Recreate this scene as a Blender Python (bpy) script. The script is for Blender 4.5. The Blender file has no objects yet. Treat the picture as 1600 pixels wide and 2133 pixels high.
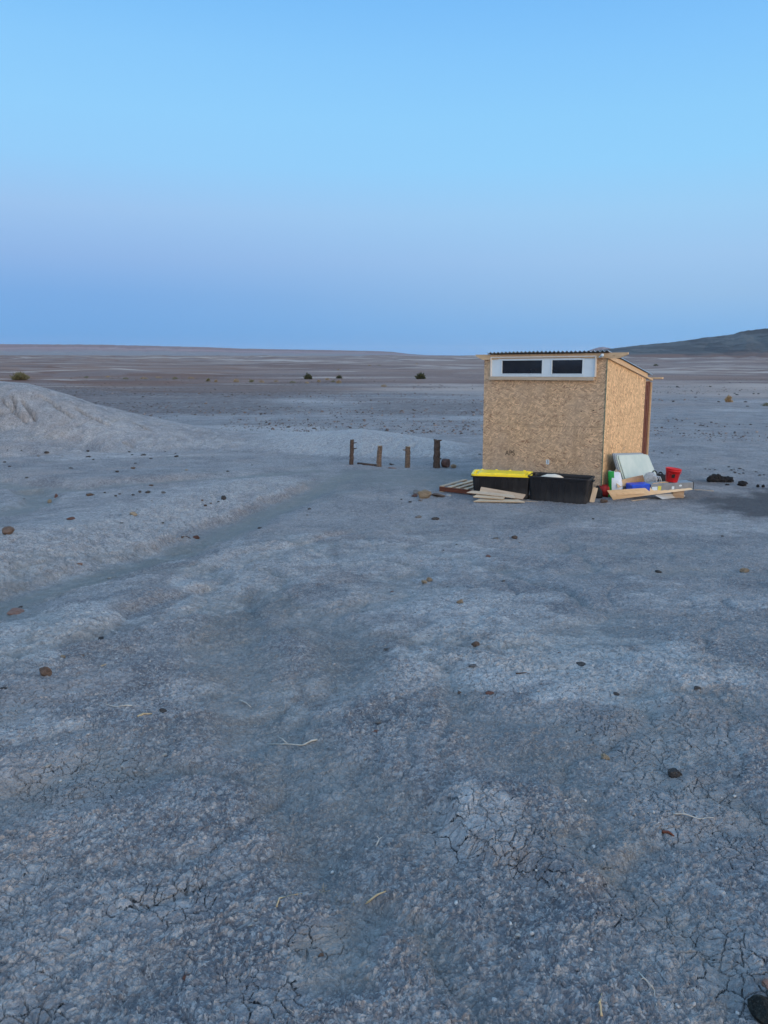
import bpy, bmesh, math, random
import numpy as np
from mathutils import Vector, Matrix, Euler, noise as mnoise

random.seed(7)
RNG = np.random.default_rng(11)
SC = bpy.context.scene
COL = SC.collection
R = math.radians

# ------------------------------------------------------------------ camera
F = 1603.0 / 2133.0            # focal length in picture heights
EYE = Vector((0, 0, 2.5))
PITCH, ROLL = R(11.5), R(0.12)
fwd = Vector((0, math.cos(PITCH), -math.sin(PITCH)))
up0 = Vector((0, math.sin(PITCH), math.cos(PITCH)))
rt0 = Vector((1, 0, 0))
rgt = rt0 * math.cos(ROLL) + up0 * math.sin(ROLL)
upv = up0 * math.cos(ROLL) - rt0 * math.sin(ROLL)
cam_d = bpy.data.cameras.new("camera")
cam = bpy.data.objects.new("camera", cam_d)
COL.objects.link(cam)
cam.matrix_world = Matrix((
    (rgt.x, upv.x, -fwd.x, EYE.x), (rgt.y, upv.y, -fwd.y, EYE.y),
    (rgt.z, upv.z, -fwd.z, EYE.z), (0, 0, 0, 1)))
cam_d.sensor_fit = 'VERTICAL'
cam_d.sensor_height = 36.0
cam_d.lens = 36.0 * F
cam_d.clip_start = 0.05
cam_d.clip_end = 30000
SC.camera = cam


def ray(u, v):
    return (fwd * 1603.0 + rgt * (u - 800) - upv * (v - 1066.5)).normalized()


def at_dist(u, v, D):
    """point seen at (u, v) of the photo at horizontal distance D"""
    d = ray(u, v)
    return EYE + d * (D / math.hypot(d.x, d.y))


def at_depth(u, v, Y):
    d = ray(u, v)
    return EYE + d * (Y / d.y)


# ------------------------------------------------------------------ noise
def _hash(ix, iy, seed):
    h = (ix * 374761393 + iy * 668265263 + seed * 974634777) & 0xffffffff
    h = ((h ^ (h >> 13)) * 1274126177) & 0xffffffff
    return h ^ (h >> 16)


def pnoise(x, y, seed=0):
    x = np.asarray(x, dtype=np.float64); y = np.asarray(y, dtype=np.float64)
    xi = np.floor(x).astype(np.int64); yi = np.floor(y).astype(np.int64)
    fx = x - xi; fy = y - yi
    ux = fx * fx * fx * (fx * (fx * 6 - 15) + 10)
    uy = fy * fy * fy * (fy * (fy * 6 - 15) + 10)

    def g(dx, dy):
        a = _hash(xi + dx, yi + dy, seed) * (2 * math.pi / 4294967296.0)
        return np.cos(a) * (fx - dx) + np.sin(a) * (fy - dy)
    a = g(0, 0); b = g(1, 0); c = g(0, 1); d = g(1, 1)
    return (a + (b - a) * ux + (c - a) * uy + (a - b - c + d) * ux * uy) * 1.5


def fbm(x, y, seed=0, octv=4, gain=.5):
    s = 0; a = 1.0; t = 0
    for o in range(octv):
        s = s + a * pnoise(x, y, seed + o * 17)
        t += a; a *= gain; x = x * 2.03 + 7.1; y = y * 2.03 - 3.7
    return s / t * 1.4


def sstep(a, b, x):
    t = np.clip((x - a) / (b - a), 0, 1)
    return t * t * (3 - 2 * t)


# ------------------------------------------------------------------ terrain
def base_h(x, y):
    r = np.hypot(x, y)
    return 0.85 * (1 - sstep(0.5, 12.3, y))


def ground_hit(u, v, hf):
    d = ray(u, v)
    ts = np.geomspace(1.0, 1500, 1500)
    X = EYE.x + d.x * ts; Y = EYE.y + d.y * ts; Z = EYE.z + d.z * ts
    below = Z < hf(X, Y)
    if not below.any():
        return None
    k = int(np.argmax(below))
    a, b = ts[max(k - 1, 0)], ts[k]
    for _ in range(30):
        m = (a + b) / 2
        if EYE.z + d.z * m < float(hf(np.array([EYE.x + d.x * m]), np.array([EYE.y + d.y * m]))[0]):
            b = m
        else:
            a = m
    return EYE + d * b


def B(u, v):
    p = ground_hit(u, v, base_h)
    return (p.x, p.y)


def pl(*uv):
    return np.array([B(*p) for p in uv])


def polydist(x, y, P):
    """distance, signed side (+ = left of the direction of travel), arc fraction"""
    best = np.full(x.shape, 1e9); side = np.zeros(x.shape); frac = np.zeros(x.shape)
    seg = np.hypot(*(P[1:] - P[:-1]).T); cum = np.concatenate([[0], np.cumsum(seg)])
    for i in range(len(P) - 1):
        a = P[i]; d = P[i + 1] - a; L2 = (d ** 2).sum()
        t = np.clip(((x - a[0]) * d[0] + (y - a[1]) * d[1]) / L2, 0, 1)
        dx = x - a[0] - t * d[0]; dy = y - a[1] - t * d[1]
        dd = np.hypot(dx, dy)
        m = dd < best
        best = np.where(m, dd, best)
        side = np.where(m, np.sign(d[0] * dy - d[1] * dx), side)
        frac = np.where(m, (cum[i] + t * seg[i]) / cum[-1], frac)
    return best, side, frac


# clay ridge behind the posts, rising to the mound on the left: (u, v, distance, width of its near face)
CREST = [(-900, 760, 27, 6), (-300, 780, 27, 5.5), (-60, 792, 26.5, 5), (0, 795, 26.2, 4.8), (55, 799, 26, 4.6), (100, 810, 25.6, 4.4),
         (150, 825, 25.3, 4.2), (200, 843, 25, 4.0), (300, 868, 24.5, 3.6), (400, 889, 24, 3.2), (500, 902, 23.3, 2.9),
         (600, 906, 22.4, 2.6), (690, 901, 21.6, 2.6), (755, 897, 21, 2.4), (830, 907, 20.6, 1.9), (900, 920, 20.2, 1.3),
         (1000, 936, 19.8, .9), (1100, 944, 19.6, .8), (1200, 958, 19.6, .8)]
_c = [(at_dist(u, v, D), w) for u, v, D, w in CREST]
CR_AZ = np.array([math.atan2(p.x, p.y) for p, w in _c])
CR_R = np.array([math.hypot(p.x, p.y) for p, w in _c])
CR_Z = np.array([max(p.z, 0) for p, w in _c])
CR_W = np.array([w for p, w in _c])
CR_Z[-1] = 0

GULLY = pl((-420, 1330), (-150, 1275), (0, 1232), (110, 1203), (200, 1180), (330, 1142), (450, 1094), (545, 1058), (620, 1025), (680, 1000), (730, 984))
CHAN = pl((-300, 985), (0, 1004), (70, 1014), (150, 1021), (300, 1012), (430, 1004), (560, 990), (660, 982))
SIDE = pl((60, 1018), (85, 1035), (75, 1060), (20, 1085))
SW1 = pl((470, 1225), (480, 1290), (500, 1400), (555, 1500), (670, 1620), (750, 1730), (765, 1850), (720, 1990))
SW2 = pl((130, 1345), (235, 1312), (270, 1275), (330, 1255), (400, 1228), (470, 1222))
SW3 = pl((470, 1225), (600, 1262), (680, 1300), (735, 1345), (700, 1420), (560, 1500))
SW4 = pl((885, 1640), (905, 1700), (945, 1760), (1010, 1805), (1110, 1840), (1230, 1900))
SW5 = pl((1020, 1120), (1150, 1140), (1300, 1150), (1450, 1172), (1560, 1190), (1700, 1220))
SW6 = pl((330, 1240), (420, 1190), (520, 1150), (640, 1130), (760, 1100))
SW7 = pl((770, 1840), (745, 1900), (700, 1990), (690, 2080))
HILL_CRACKS = [[(0, 826), (12, 839), (25, 849), (26, 856), (40, 863), (52, 874), (64, 882)],
               [(18, 824), (26, 829), (31, 834), (31, 846), (42, 861)],
               [(43, 829), (52, 841), (60, 853), (69, 863), (77, 878)],
               [(84, 822), (108, 838), (130, 856), (148, 866), (160, 872)],
               [(155, 847), (170, 858), (188, 868), (200, 874)], [(196, 869), (214, 880), (232, 886)],
               [(275, 880), (300, 890), (322, 899)], [(-40, 815), (-30, 835), (-10, 850), (10, 866)], [(255, 922), (280, 932)]]


def drain(x, y):
    """little branching drainage lines, 0..1"""
    wx = x + fbm(x * .8, y * .8, 401, 3) * .55; wy = y + fbm(x * .8 + 9, y * .8, 403, 3) * .55
    a = 1 - np.abs(pnoise(wx / 1.25 + wy * .12, wy / 2.6, 405)) * 3.2
    b = 1 - np.abs(pnoise(wx / .62 - wy * .25, wy / 1.15, 407)) * 3.4
    return np.clip(a, 0, 1) ** 1.6, np.clip(b, 0, 1) ** 1.8


def macro(x, y):
    """terrain height without the fine relief"""
    r = np.hypot(x, y); az = np.arctan2(x, y)
    z = base_h(x, y)
    # gentle far undulation
    far = sstep(45, 160, r)
    m = (r > 40) & (r < 6000)
    if m.any():
        zz = np.zeros(r.shape)
        xm, ym = x[m], y[m]
        zz[m] = far[m] * (fbm(xm / 60, ym / 38, 5, 3) * .5 + np.maximum(fbm(xm / 30, ym / 14, 9, 3), 0) * .8) * sstep(6000, 1500, r[m])
        zz[m] += sstep(150, 420, r[m]) * np.maximum(fbm(xm / 90, ym / 45, 21, 3) - .10, 0) * 3.4 * sstep(4500, 900, r[m])
        z = z + zz
    # ridge
    m = (r > 12) & (r < 40) & (y > 0)
    if m.any():
        a = az[m]; rr = r[m]
        zc = np.interp(a, CR_AZ, CR_Z); rc = np.interp(a, CR_AZ, CR_R); w = np.interp(a, CR_AZ, CR_W)
        wob = fbm(x[m] / 2.2, y[m] / 2.2, 3, 3)
        t = (rr - rc) + wob * .35 * w / 3
        near = np.clip(1 + t / w, 0, 1); near = near ** 1.15 * (1.0 + .0 * near)
        near = np.where(near > .75, .75 ** 1.15 + (near ** 1.0 - .75 ** 1.15) * 1.0, near)
        near = np.clip(np.sin(np.clip(1 + t / w, 0, 1) * math.pi / 2) ** 1.35, 0, 1)
        farp = 1 - sstep(0, 3.0 + 3.5 * zc, t)
        prof = np.where(t < 0, near, farp)
        zz = np.zeros(r.shape)
        zz[m] = zc * prof
        z = z + zz
    # dry wash with its eroded bank
    m = (r > 3) & (r < 20) & (x < 3) & (y > 0)
    if m.any():
        xm, ym = x[m], y[m]
        wob = fbm(xm * 1.1, ym * 1.1, 41, 3) * .16
        d, s, f = polydist(xm, ym, GULLY)
        sd = d * s + wob
        fade = sstep(1.0, .72, f)
        bank = sstep(.10, 1.7, sd) * (1 - sstep(1.5, 5.5, sd)) * .22 * fade * (1 - .45 * sstep(.25, .75, f))
        fl = np.where(sd < 0, 1 - sstep(.12, 1.0, -sd), 1 - sstep(.1, .4, sd)) * -.11 * sstep(1, .8, f)
        d2, s2, f2 = polydist(xm, ym, CHAN)
        sd2 = d2 * s2 + wob * .8
        c2 = (-.07 * (1 - sstep(.12, .5, np.abs(sd2))) + .07 * sstep(.2, .7, sd2) * (1 - sstep(.8, 3.0, sd2))) * sstep(1, .7, f2)
        d3, s3, f3 = polydist(xm, ym, SIDE)
        c3 = -.10 * (1 - sstep(.15, .4, d3 + wob * .5)) * sstep(1, .6, f3)
        zz = np.zeros(r.shape); zz[m] = bank + fl + c2 + c3
        z = z + zz
    # shallow runnels in the foreground
    m = (r < 16) & (y > 0)
    if m.any():
        xm, ym = x[m], y[m]
        wob = fbm(xm * 2.0, ym * 2.0, 61, 3) * .13
        q = np.zeros(xm.shape)
        for P, dep, w in ((SW1, .05, .40), (SW3, .045, .35), (SW5, .03, .35), (SW7, .03, .16)):
            d, s, f = polydist(xm, ym, P)
            q -= dep * (1 - sstep(0, w, np.abs(d * s + wob))) * sstep(0, .12, f) * sstep(1, .85, f)
        for P, dep in ((SW2, .055), (SW4, .045), (SW6, .035)):
            d, s, f = polydist(xm, ym, P)
            sd = d * s + wob * .6
            q += dep * sstep(-.02, .10, sd) * (1 - sstep(.15, 1.0, sd)) * sstep(0, .1, f) * sstep(1, .9, f)
            q -= dep * .5 * (1 - sstep(0, .22, np.abs(sd))) * sstep(0, .1, f) * sstep(1, .9, f)
        q += fbm(xm / 1.1, ym / 1.1, 77, 3) * .028 * (1 - sstep(9, 13, r[m]))
        d1, d2_ = drain(xm, ym)
        q -= (d1 * .036 + d2_ * .016) * (1 - sstep(8.5, 12.5, r[m]))
        zz = np.zeros(r.shape); zz[m] = q
        z = z + zz
    return z


def H(x, y):
    return float(macro(np.array([float(x)]), np.array([float(y)]))[0])


def G(u, v):
    p = ground_hit(u, v, macro)
    return p


# ------------------------------------------------------------------ tagging
def tag(o, label=None, cat=None, group=None, kind=None):
    if label: o['label'] = label
    if cat: o['category'] = cat
    if group: o['group'] = group
    if kind: o['kind'] = kind
    return o


def empty(name, loc, label, cat, group=None, mat=None):
    o = bpy.data.objects.new(name, None)
    o.empty_display_size = .1
    COL.objects.link(o)
    if mat is not None:
        o.matrix_world = mat
    else:
        o.location = loc
    return tag(o, label, cat, group)


def obj(name, me, mat=None, parent=None, M=None):
    o = bpy.data.objects.new(name, me)
    COL.objects.link(o)
    if mat is not None and not me.materials:
        for m in (mat if isinstance(mat, (list, tuple)) else [mat]):
            me.materials.append(m)
    if M is not None:
        o.matrix_world = M
    if parent is not None:
        o.parent = parent
    return o


def frame(o, x, z):
    """matrix with origin o, x axis along x, z axis close to z"""
    x = Vector(x).normalized(); y = Vector(z).cross(x).normalized(); zz = x.cross(y)
    o = Vector(o)
    return Matrix(((x.x, y.x, zz.x, o.x), (x.y, y.y, zz.y, o.y), (x.z, y.z, zz.z, o.z), (0, 0, 0, 1)))


# ------------------------------------------------------------------ mesh helpers
def bm_mesh(name, bm, smooth=False):
    me = bpy.data.meshes.new(name)
    bmesh.ops.recalc_face_normals(bm, faces=bm.faces)
    bm.to_mesh(me); bm.free()
    if smooth:
        me.polygons.foreach_set('use_smooth', [True] * len(me.polygons))
    return me


def add_box(bm, c, s, rot=None, bev=0.0, mi=0):
    r = bmesh.ops.create_cube(bm, size=1)
    vs = r['verts']
    bmesh.ops.scale(bm, vec=s, verts=vs)
    if bev > 0:
        es = list({e for v in vs for e in v.link_edges})
        rb = bmesh.ops.bevel(bm, geom=es, offset=bev, segments=1, affect='EDGES')
        vs = list({v for f in rb['faces'] for v in f.verts} | set(v for v in vs if v.is_valid))
        # collect the whole island
        seen = set(vs); st = list(vs)
        while st:
            v = st.pop()
            for e in v.link_edges:
                w = e.other_vert(v)
                if w not in seen:
                    seen.add(w); st.append(w)
        vs = list(seen)
    if rot is not None:
        bmesh.ops.rotate(bm, cent=(0, 0, 0), matrix=rot, verts=vs)
    bmesh.ops.translate(bm, vec=c, verts=vs)
    for f in {f for v in vs for f in v.link_faces}:
        f.material_index = mi
    return vs


def add_prism(bm, pts, y0, y1, axis='y', mi=0):
    """polygon pts (a, b) extruded; axis y: (a, y, b); axis z: (a, b, z); axis x: (x, a, b)"""
    def P(a, b, t):
        return {'y': (a, t, b), 'z': (a, b, t), 'x': (t, a, b)}[axis]
    v0 = [bm.verts.new(P(a, b, y0)) for a, b in pts]
    v1 = [bm.verts.new(P(a, b, y1)) for a, b in pts]
    fs = [bm.faces.new(v0), bm.faces.new(v1)]
    n = len(pts)
    for i in range(n):
        fs.append(bm.faces.new((v0[i], v0[(i + 1) % n], v1[(i + 1) % n], v1[i])))
    for f in fs: f.material_index = mi
    return v0 + v1


def add_tube(bm, pts, rad, n=8, cap=True, mi=0, jit=0.0):
    """tube along pts with a radius (or one per point)"""
    pts = [Vector(p) for p in pts]
    rings = []
    for i, p in enumerate(pts):
        t = (pts[min(i + 1, len(pts) - 1)] - pts[max(i - 1, 0)]).normalized()
        a = t.cross(Vector((0, 0, 1)) if abs(t.z) < .9 else Vector((1, 0, 0))).normalized()
        b = t.cross(a)
        r = rad[i] if isinstance(rad, (list, tuple)) else rad
        rings.append([bm.verts.new(p + (a * math.cos(2 * math.pi * k / n) + b * math.sin(2 * math.pi * k / n)) * r * (1 + random.uniform(-jit, jit))) for k in range(n)])
    for i in range(len(rings) - 1):
        for k in range(n):
            f = bm.faces.new((rings[i][k], rings[i][(k + 1) % n], rings[i + 1][(k + 1) % n], rings[i + 1][k]))
            f.material_index = mi; f.smooth = True
    if cap:
        for rg, m2 in ((rings[0], mi), (rings[-1], mi + 1 if cap == 'top' else mi)):
            f = bm.faces.new(rg); f.material_index = m2
    return rings


def np_mesh(name, V, Fq, smooth=True):
    me = bpy.data.meshes.new(name)
    V = np.ascontiguousarray(V, dtype=np.float32); Fq = np.ascontiguousarray(Fq, dtype=np.int32)
    k = Fq.shape[1]
    me.vertices.add(len(V)); me.vertices.foreach_set('co', V.ravel())
    me.loops.add(Fq.size); me.loops.foreach_set('vertex_index', Fq.ravel())
    me.polygons.add(len(Fq)); me.polygons.foreach_set('loop_start', np.arange(0, Fq.size, k, dtype=np.int32))
    if smooth:
        me.polygons.foreach_set('use_smooth', np.ones(len(Fq), dtype=bool))
    me.update(calc_edges=True)
    return me


def attr(me, name, a):
    at = me.attributes.new(name, 'FLOAT', 'POINT')
    at.data.foreach_set('value', np.ascontiguousarray(a, dtype=np.float32))


# ------------------------------------------------------------------ node helpers
class NT:
    def __init__(s, name):
        s.m = bpy.data.materials.new(name); s.m.use_nodes = True
        s.t = s.m.node_tree; s.t.nodes.clear()
        s.out = s.t.nodes.new('ShaderNodeOutputMaterial')
        s.bs = s.n('ShaderNodeBsdfPrincipled')
        s.l(s.bs.outputs[0], s.out.inputs['Surface'])

    def n(s, typ, **kw):
        nd = s.t.nodes.new(typ)
        for k, v in kw.items():
            if hasattr(nd, k): setattr(nd, k, v)
        return nd

    def l(s, a, b): s.t.links.new(a, b)

    def put(s, sock, v):
        if isinstance(v, (int, float)):
            sock.default_value = v
        elif isinstance(v, (tuple, list)):
            sock.default_value = (*v, 1)[:4] if sock.type == 'RGBA' else v
        else:
            s.l(v, sock)

    def math(s, op, a, b=0.0, c=0.0, clamp=False):
        nd = s.n('ShaderNodeMath', operation=op, use_clamp=clamp)
        s.put(nd.inputs[0], a); s.put(nd.inputs[1], b); s.put(nd.inputs[2], c)
        return nd.outputs[0]

    def mix(s, f, a, b, mode='MIX'):
        nd = s.n('ShaderNodeMix', data_type='RGBA', blend_type=mode, clamp_factor=True)
        s.put(nd.inputs[0], f); s.put(nd.inputs[6], a); s.put(nd.inputs[7], b)
        return nd.outputs[2]

    def mixf(s, f, a, b):
        nd = s.n('ShaderNodeMix', data_type='FLOAT', clamp_factor=True)
        s.put(nd.inputs[0], f); s.put(nd.inputs[2], a); s.put(nd.inputs[3], b)
        return nd.outputs[0]

    def coord(s, kind='Object', scale=(1, 1, 1), rot=(0, 0, 0), loc=(0, 0, 0)):
        tc = s.n('ShaderNodeTexCoord'); mp = s.n('ShaderNodeMapping')
        mp.inputs['Scale'].default_value = scale; mp.inputs['Rotation'].default_value = rot; mp.inputs['Location'].default_value = loc
        s.l(tc.outputs[kind], mp.inputs[0])
        return mp.outputs[0]

    def noise(s, vec, scale, detail=4, rough=.55, dist=0.0, out='Fac'):
        nd = s.n('ShaderNodeTexNoise')
        s.l(vec, nd.inputs['Vector']); nd.inputs['Scale'].default_value = scale
        nd.inputs['Detail'].default_value = detail; nd.inputs['Roughness'].default_value = rough
        nd.inputs['Distortion'].default_value = dist
        return nd.outputs[out]

    def voro(s, vec, scale, feature='F1', rnd=1.0):
        nd = s.n('ShaderNodeTexVoronoi', feature=feature)
        s.l(vec, nd.inputs['Vector']); nd.inputs['Scale'].default_value = scale
        nd.inputs['Randomness'].default_value = rnd
        return nd

    def ramp(s, f, stops, interp='LINEAR'):
        nd = s.n('ShaderNodeValToRGB'); cr = nd.color_ramp; cr.interpolation = interp
        while len(cr.elements) < len(stops): cr.elements.new(.5)
        for e, (p, c) in zip(cr.elements, stops):
            e.position = p; e.color = (*c, 1) if isinstance(c, (tuple, list)) else (c, c, c, 1)
        s.put(nd.inputs[0], f)
        return nd.outputs[0]

    def rng(s, x, a, b, c=0.0, d=1.0, smooth=True):
        nd = s.n('ShaderNodeMapRange', interpolation_type='SMOOTHSTEP' if smooth else 'LINEAR', clamp=True)
        for i, v in enumerate((x, a, b, c, d)): s.put(nd.inputs[i], v)
        return nd.outputs[0]

    def att(s, name):
        return s.n('ShaderNodeAttribute', attribute_name=name).outputs['Fac']

    def bump(s, h, strength=.5, dist=.01):
        nd = s.n('ShaderNodeBump'); nd.inputs['Strength'].default_value = strength; nd.inputs['Distance'].default_value = dist
        s.l(h, nd.inputs['Height']); s.l(nd.outputs[0], s.bs.inputs['Normal'])

    def done(s, col, rough=.8, spec=.3, metal=0.0):
        s.put(s.bs.inputs['Base Color'], col); s.put(s.bs.inputs['Roughness'], rough)
        s.bs.inputs['Specular IOR Level'].default_value = spec; s.bs.inputs['Metallic'].default_value = metal
        return s.m


def m_simple(name, col, rough=.7, spec=.3, var=.15, scale=20, metal=0.0, bump=0.0):
    t = NT(name); v = t.coord()
    n = t.noise(v, scale, 5)
    lo = tuple(c * (1 - var) for c in col); hi = tuple(min(1, c * (1 + var)) for c in col)
    c = t.ramp(n, [(.3, lo), (.7, hi)])
    if bump: t.bump(n, bump, .01)
    return t.done(c, t.rng(n, .3, .7, rough - .06, rough + .06), spec, metal)


def m_wood(name, a, b, dark, grain=1.0, rough=.75):
    """sawn wood; grain runs along local x"""
    t = NT(name)
    inf = t.n('ShaderNodeObjectInfo')
    v = t.coord('Object', (1.2 * grain, 16 * grain, 16 * grain))
    ad = t.n('ShaderNodeVectorMath', operation='ADD')
    sc = t.n('ShaderNodeVectorMath', operation='SCALE'); t.l(inf.outputs['Location'], sc.inputs[0]); sc.inputs['Scale'].default_value = 13.7
    t.l(v, ad.inputs[0]); t.l(sc.outputs[0], ad.inputs[1]); v = ad.outputs[0]
    n = t.noise(v, 1.6, 5, .6, .6)
    n2 = t.noise(v, 9, 3, .6, .2)
    c = t.mix(t.rng(n, .35, .68), a, b)
    c = t.mix(t.rng(n2, .55, .72, 0, .6), c, dark)
    kn = t.voro(t.coord('Object', (3.5, 9, 9)), 1.0)
    c = t.mix(t.rng(kn.outputs['Distance'], .05, .12, .8, 0), c, dark)
    t.bump(n2, .3, .004)
    return t.done(c, rough, .25)


def m_osb(name, flake, long_axis, tint):
    """oriented strand board: overlapping flakes; local x runs along the wall, z up"""
    t = NT(name)
    def layer(ang, sc, seed, st=3.2):
        rot = (0, ang, 0)
        sp = t.n('ShaderNodeSeparateXYZ'); t.l(t.coord(), sp.inputs[0])
        cb = t.n('ShaderNodeCombineXYZ'); t.l(t.math('ADD', sp.outputs[0], sp.outputs[1]), cb.inputs[0]); t.l(sp.outputs[2], cb.inputs[2])
        mr_ = t.n('ShaderNodeMapping'); mr_.inputs['Rotation'].default_value = rot; mr_.inputs['Location'].default_value = (seed, 0, seed * .7)
        t.l(cb.outputs[0], mr_.inputs[0]); v = mr_.outputs[0]
        m2 = t.n('ShaderNodeMapping'); m2.inputs['Scale'].default_value = (sc / st, 0.001, sc)
        t.l(v, m2.inputs[0])
        w = t.noise(v, 14, 2); add = t.n('ShaderNodeVectorMath', operation='MULTIPLY_ADD')
        t.l(w, add.inputs[0]); add.inputs[1].default_value = (.5, 0, .5); t.l(m2.outputs[0], add.inputs[2])
        vo = t.voro(add.outputs[0], 1.0)
        sep = t.n('ShaderNodeSeparateColor'); t.l(vo.outputs['Color'], sep.inputs[0])
        return sep.outputs[0], sep.outputs[1], vo.outputs['Distance']
    pals = [(0, tuple(c * d for c, d in zip(flake, (.52, .40, .36)))), (.12, tuple(c * .74 for c in flake)), (.40, tuple(c * .96 for c in flake)),
            (.70, tuple(c * 1.15 for c in flake)), (.92, tuple(min(1, c * 1.50) for c in flake))]
    b = R(90) if long_axis == 'z' else 0
    a0 = layer(b + .06, 50, .0, 3.8); a1 = layer(b + .5, 54, 3.1, 3.8); a2 = layer(b - .42, 52, 7.7, 3.8); a3 = layer(b + 1.1, 58, 11.3)
    c0, c1, c2, c3 = [t.ramp(a[0], pals) for a in (a0, a1, a2, a3)]
    c = t.mix(t.math('GREATER_THAN', a1[1], .55), c0, c1)
    c = t.mix(t.math('GREATER_THAN', a2[1], .62), c, c2)
    c = t.mix(t.math('GREATER_THAN', a3[1], .8), c, c3)
    v = t.coord()
    spl = t.noise(t.coord('Object', (30, 30, 90) if long_axis == 'x' else (90, 30, 30)), 1.0, 3)
    c = t.mix(t.rng(spl, .66, .74, 0, .75), c, tuple(x * .3 for x in flake))
    big = t.noise(v, 1.3, 4)
    c = t.mix(t.rng(big, .35, .7, .0, .5), c, tint)
    low = t.n('ShaderNodeSeparateXYZ'); t.l(v, low.inputs[0])
    dust = t.rng(t.math('ADD', low.outputs[2], t.math('MULTIPLY', t.noise(v, 5, 5, .7), -.5)), -.20, .42, .55, 0)
    c = t.mix(dust, c, (.40, .33, .26))
    wat = t.noise(t.coord('Object', (5, 5, .7)), 1.0, 5, .6)
    c = t.mix(t.rng(wat, .52, .72, 0, .35), c, tuple(x * .62 for x in flake))
    t.bump(a0[0], .35, .004)
    return t.done(c, .72, .3)


# ------------------------------------------------------------------ materials
M = {}
M['osb_x'] = m_osb('strand_board', (.49, .33, .20), 'x', (.43, .325, .235))
M['osb_z'] = m_osb('strand_board_upright', (.58, .395, .225), 'z', (.56, .385, .22))
M['pine'] = m_wood('pine_lumber', (.52, .36, .22), (.60, .44, .28), (.34, .21, .12))
M['pine_grey'] = m_wood('weathered_lumber', (.42, .33, .24), (.50, .41, .31), (.24, .17, .12))
M['slat'] = m_wood('weathered_slat', (.44, .34, .235), (.56, .45, .32), (.20, .13, .09))
M['pallet'] = m_wood('pallet_wood', (.36, .26, .18), (.46, .36, .26), (.18, .11, .08))
M['red_wood'] = m_wood('red_brown_wood', (.105, .034, .020), (.14, .05, .03), (.05, .016, .011), 1.0, .5)
M['ply'] = m_wood('plywood_sheet', (.60, .44, .27), (.68, .51, .33), (.46, .31, .18), .5)
M['card'] = m_simple('cardboard', (.50, .36, .22), .85, .15, .10, 9)
M['bark'] = m_simple('bark', (.085, .062, .052), .95, .1, .5, 40, bump=.9)
M['bark2'] = m_simple('worn_bark', (.15, .11, .085), .95, .1, .5, 34, bump=.9)
M['cut'] = m_simple('cut_wood', (.42, .34, .25), .85, .15, .25, 30)
M['white'] = m_simple('white_paint', (.57, .66, .72), .45, .4, .04, 6)
def m_dusty(name, col, dust, rough, spec):
    t = NT(name); v = t.coord()
    n = t.noise(v, 3.5, 7, .7); z = t.n('ShaderNodeSeparateXYZ'); t.l(v, z.inputs[0])
    sc = t.noise(t.coord('Object', (6, 6, 60)), 1.0, 4, .7)
    f = t.math('ADD', t.rng(n, .50, .75, 0, .20), t.rng(t.math('ADD', z.outputs[2], t.math('MULTIPLY', n, -.25)), -.12, .10, .35, 0))
    c = t.mix(f, col, dust)
    c = t.mix(t.rng(sc, .64, .70, 0, .25), c, dust)
    return t.done(c, t.rng(n, .35, .7, rough, rough + .25), spec)


M['black'] = m_dusty('black_plastic', (.006, .007, .010), (.060, .060, .062), .36, .45)
M['yellow'] = m_simple('yellow_plastic', (.86, .64, .022), .38, .45, .05, 5)
M['red'] = m_simple('red_plastic', (.60, .016, .020), .4, .4, .08, 8)
M['red_dull'] = m_simple('dull_red_plastic', (.30, .018, .016), .6, .3, .3, 14)
M['blue'] = m_simple('blue_plastic', (.010, .065, .50), .35, .4, .2, 16)
M['grey_box'] = m_simple('printed_grey_card', (.20, .22, .24), .45, .4, .15, 10)
M['dark_rubber'] = m_simple('dark_rubber', (.012, .013, .014), .7, .3, .4, 20)
M['label_y'] = m_simple('yellow_sticker', (.60, .55, .10), .6, .3, .1, 20)
M['ink'] = m_simple('black_ink', (.02, .018, .016), .8, .2, .3, 60)
M['green'] = m_simple('green_print', (.012, .27, .035), .5, .4, .15, 16)
M['sack'] = m_simple('white_woven_sack', (.66, .70, .74), .6, .3, .08, 20, bump=.3)
M['clear_bag'] = m_simple('cloudy_plastic', (.42, .42, .42), .3, .5, .25, 25, bump=.4)
M['green_trim'] = m_simple('green_sheathing_edge', (.06, .13, .10), .6, .3, .2, 10)
M['straw'] = m_simple('dry_straw', (.40, .32, .20), .8, .2, .25, 50)
M['twig'] = m_simple('bleached_twig', (.40, .38, .34), .85, .2, .2, 50)
M['burnt'] = m_simple('burnt_clod', (.022, .022, .024), .95, .1, .5, 14, bump=.8)


def metal_mat():
    t = NT('corrugated_metal'); v = t.coord()
    n = t.noise(v, 5, 5)
    c = t.ramp(n, [(.3, (.38, .39, .41)), (.7, (.52, .53, .55))])
    return t.done(c, t.rng(n, .3, .7, .3, .5), .5, .9)


def glass_mat():
    t = NT('dark_window_glass'); v = t.coord()
    n = t.noise(v, 3, 4)
    return t.done(t.ramp(n, [(.3, (.006, .010, .018)), (.7, (.016, .021, .030))]), .05, .5)


def panel_mat():
    t = NT('pale_green_glass'); v = t.coord()
    n = t.noise(v, 2.5, 4)
    return t.done(t.ramp(n, [(.3, (.42, .52, .47)), (.7, (.55, .62, .55))]), .22, .5)


M['metal'] = metal_mat(); M['glass'] = glass_mat(); M['panel'] = panel_mat()
M['panel_edge'] = m_simple('dark_panel_edge', (.03, .04, .05), .4, .4, .3, 9)
M['panel_grey'] = m_simple('grey_panel', (.25, .29, .32), .35, .4, .12, 5)


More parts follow.
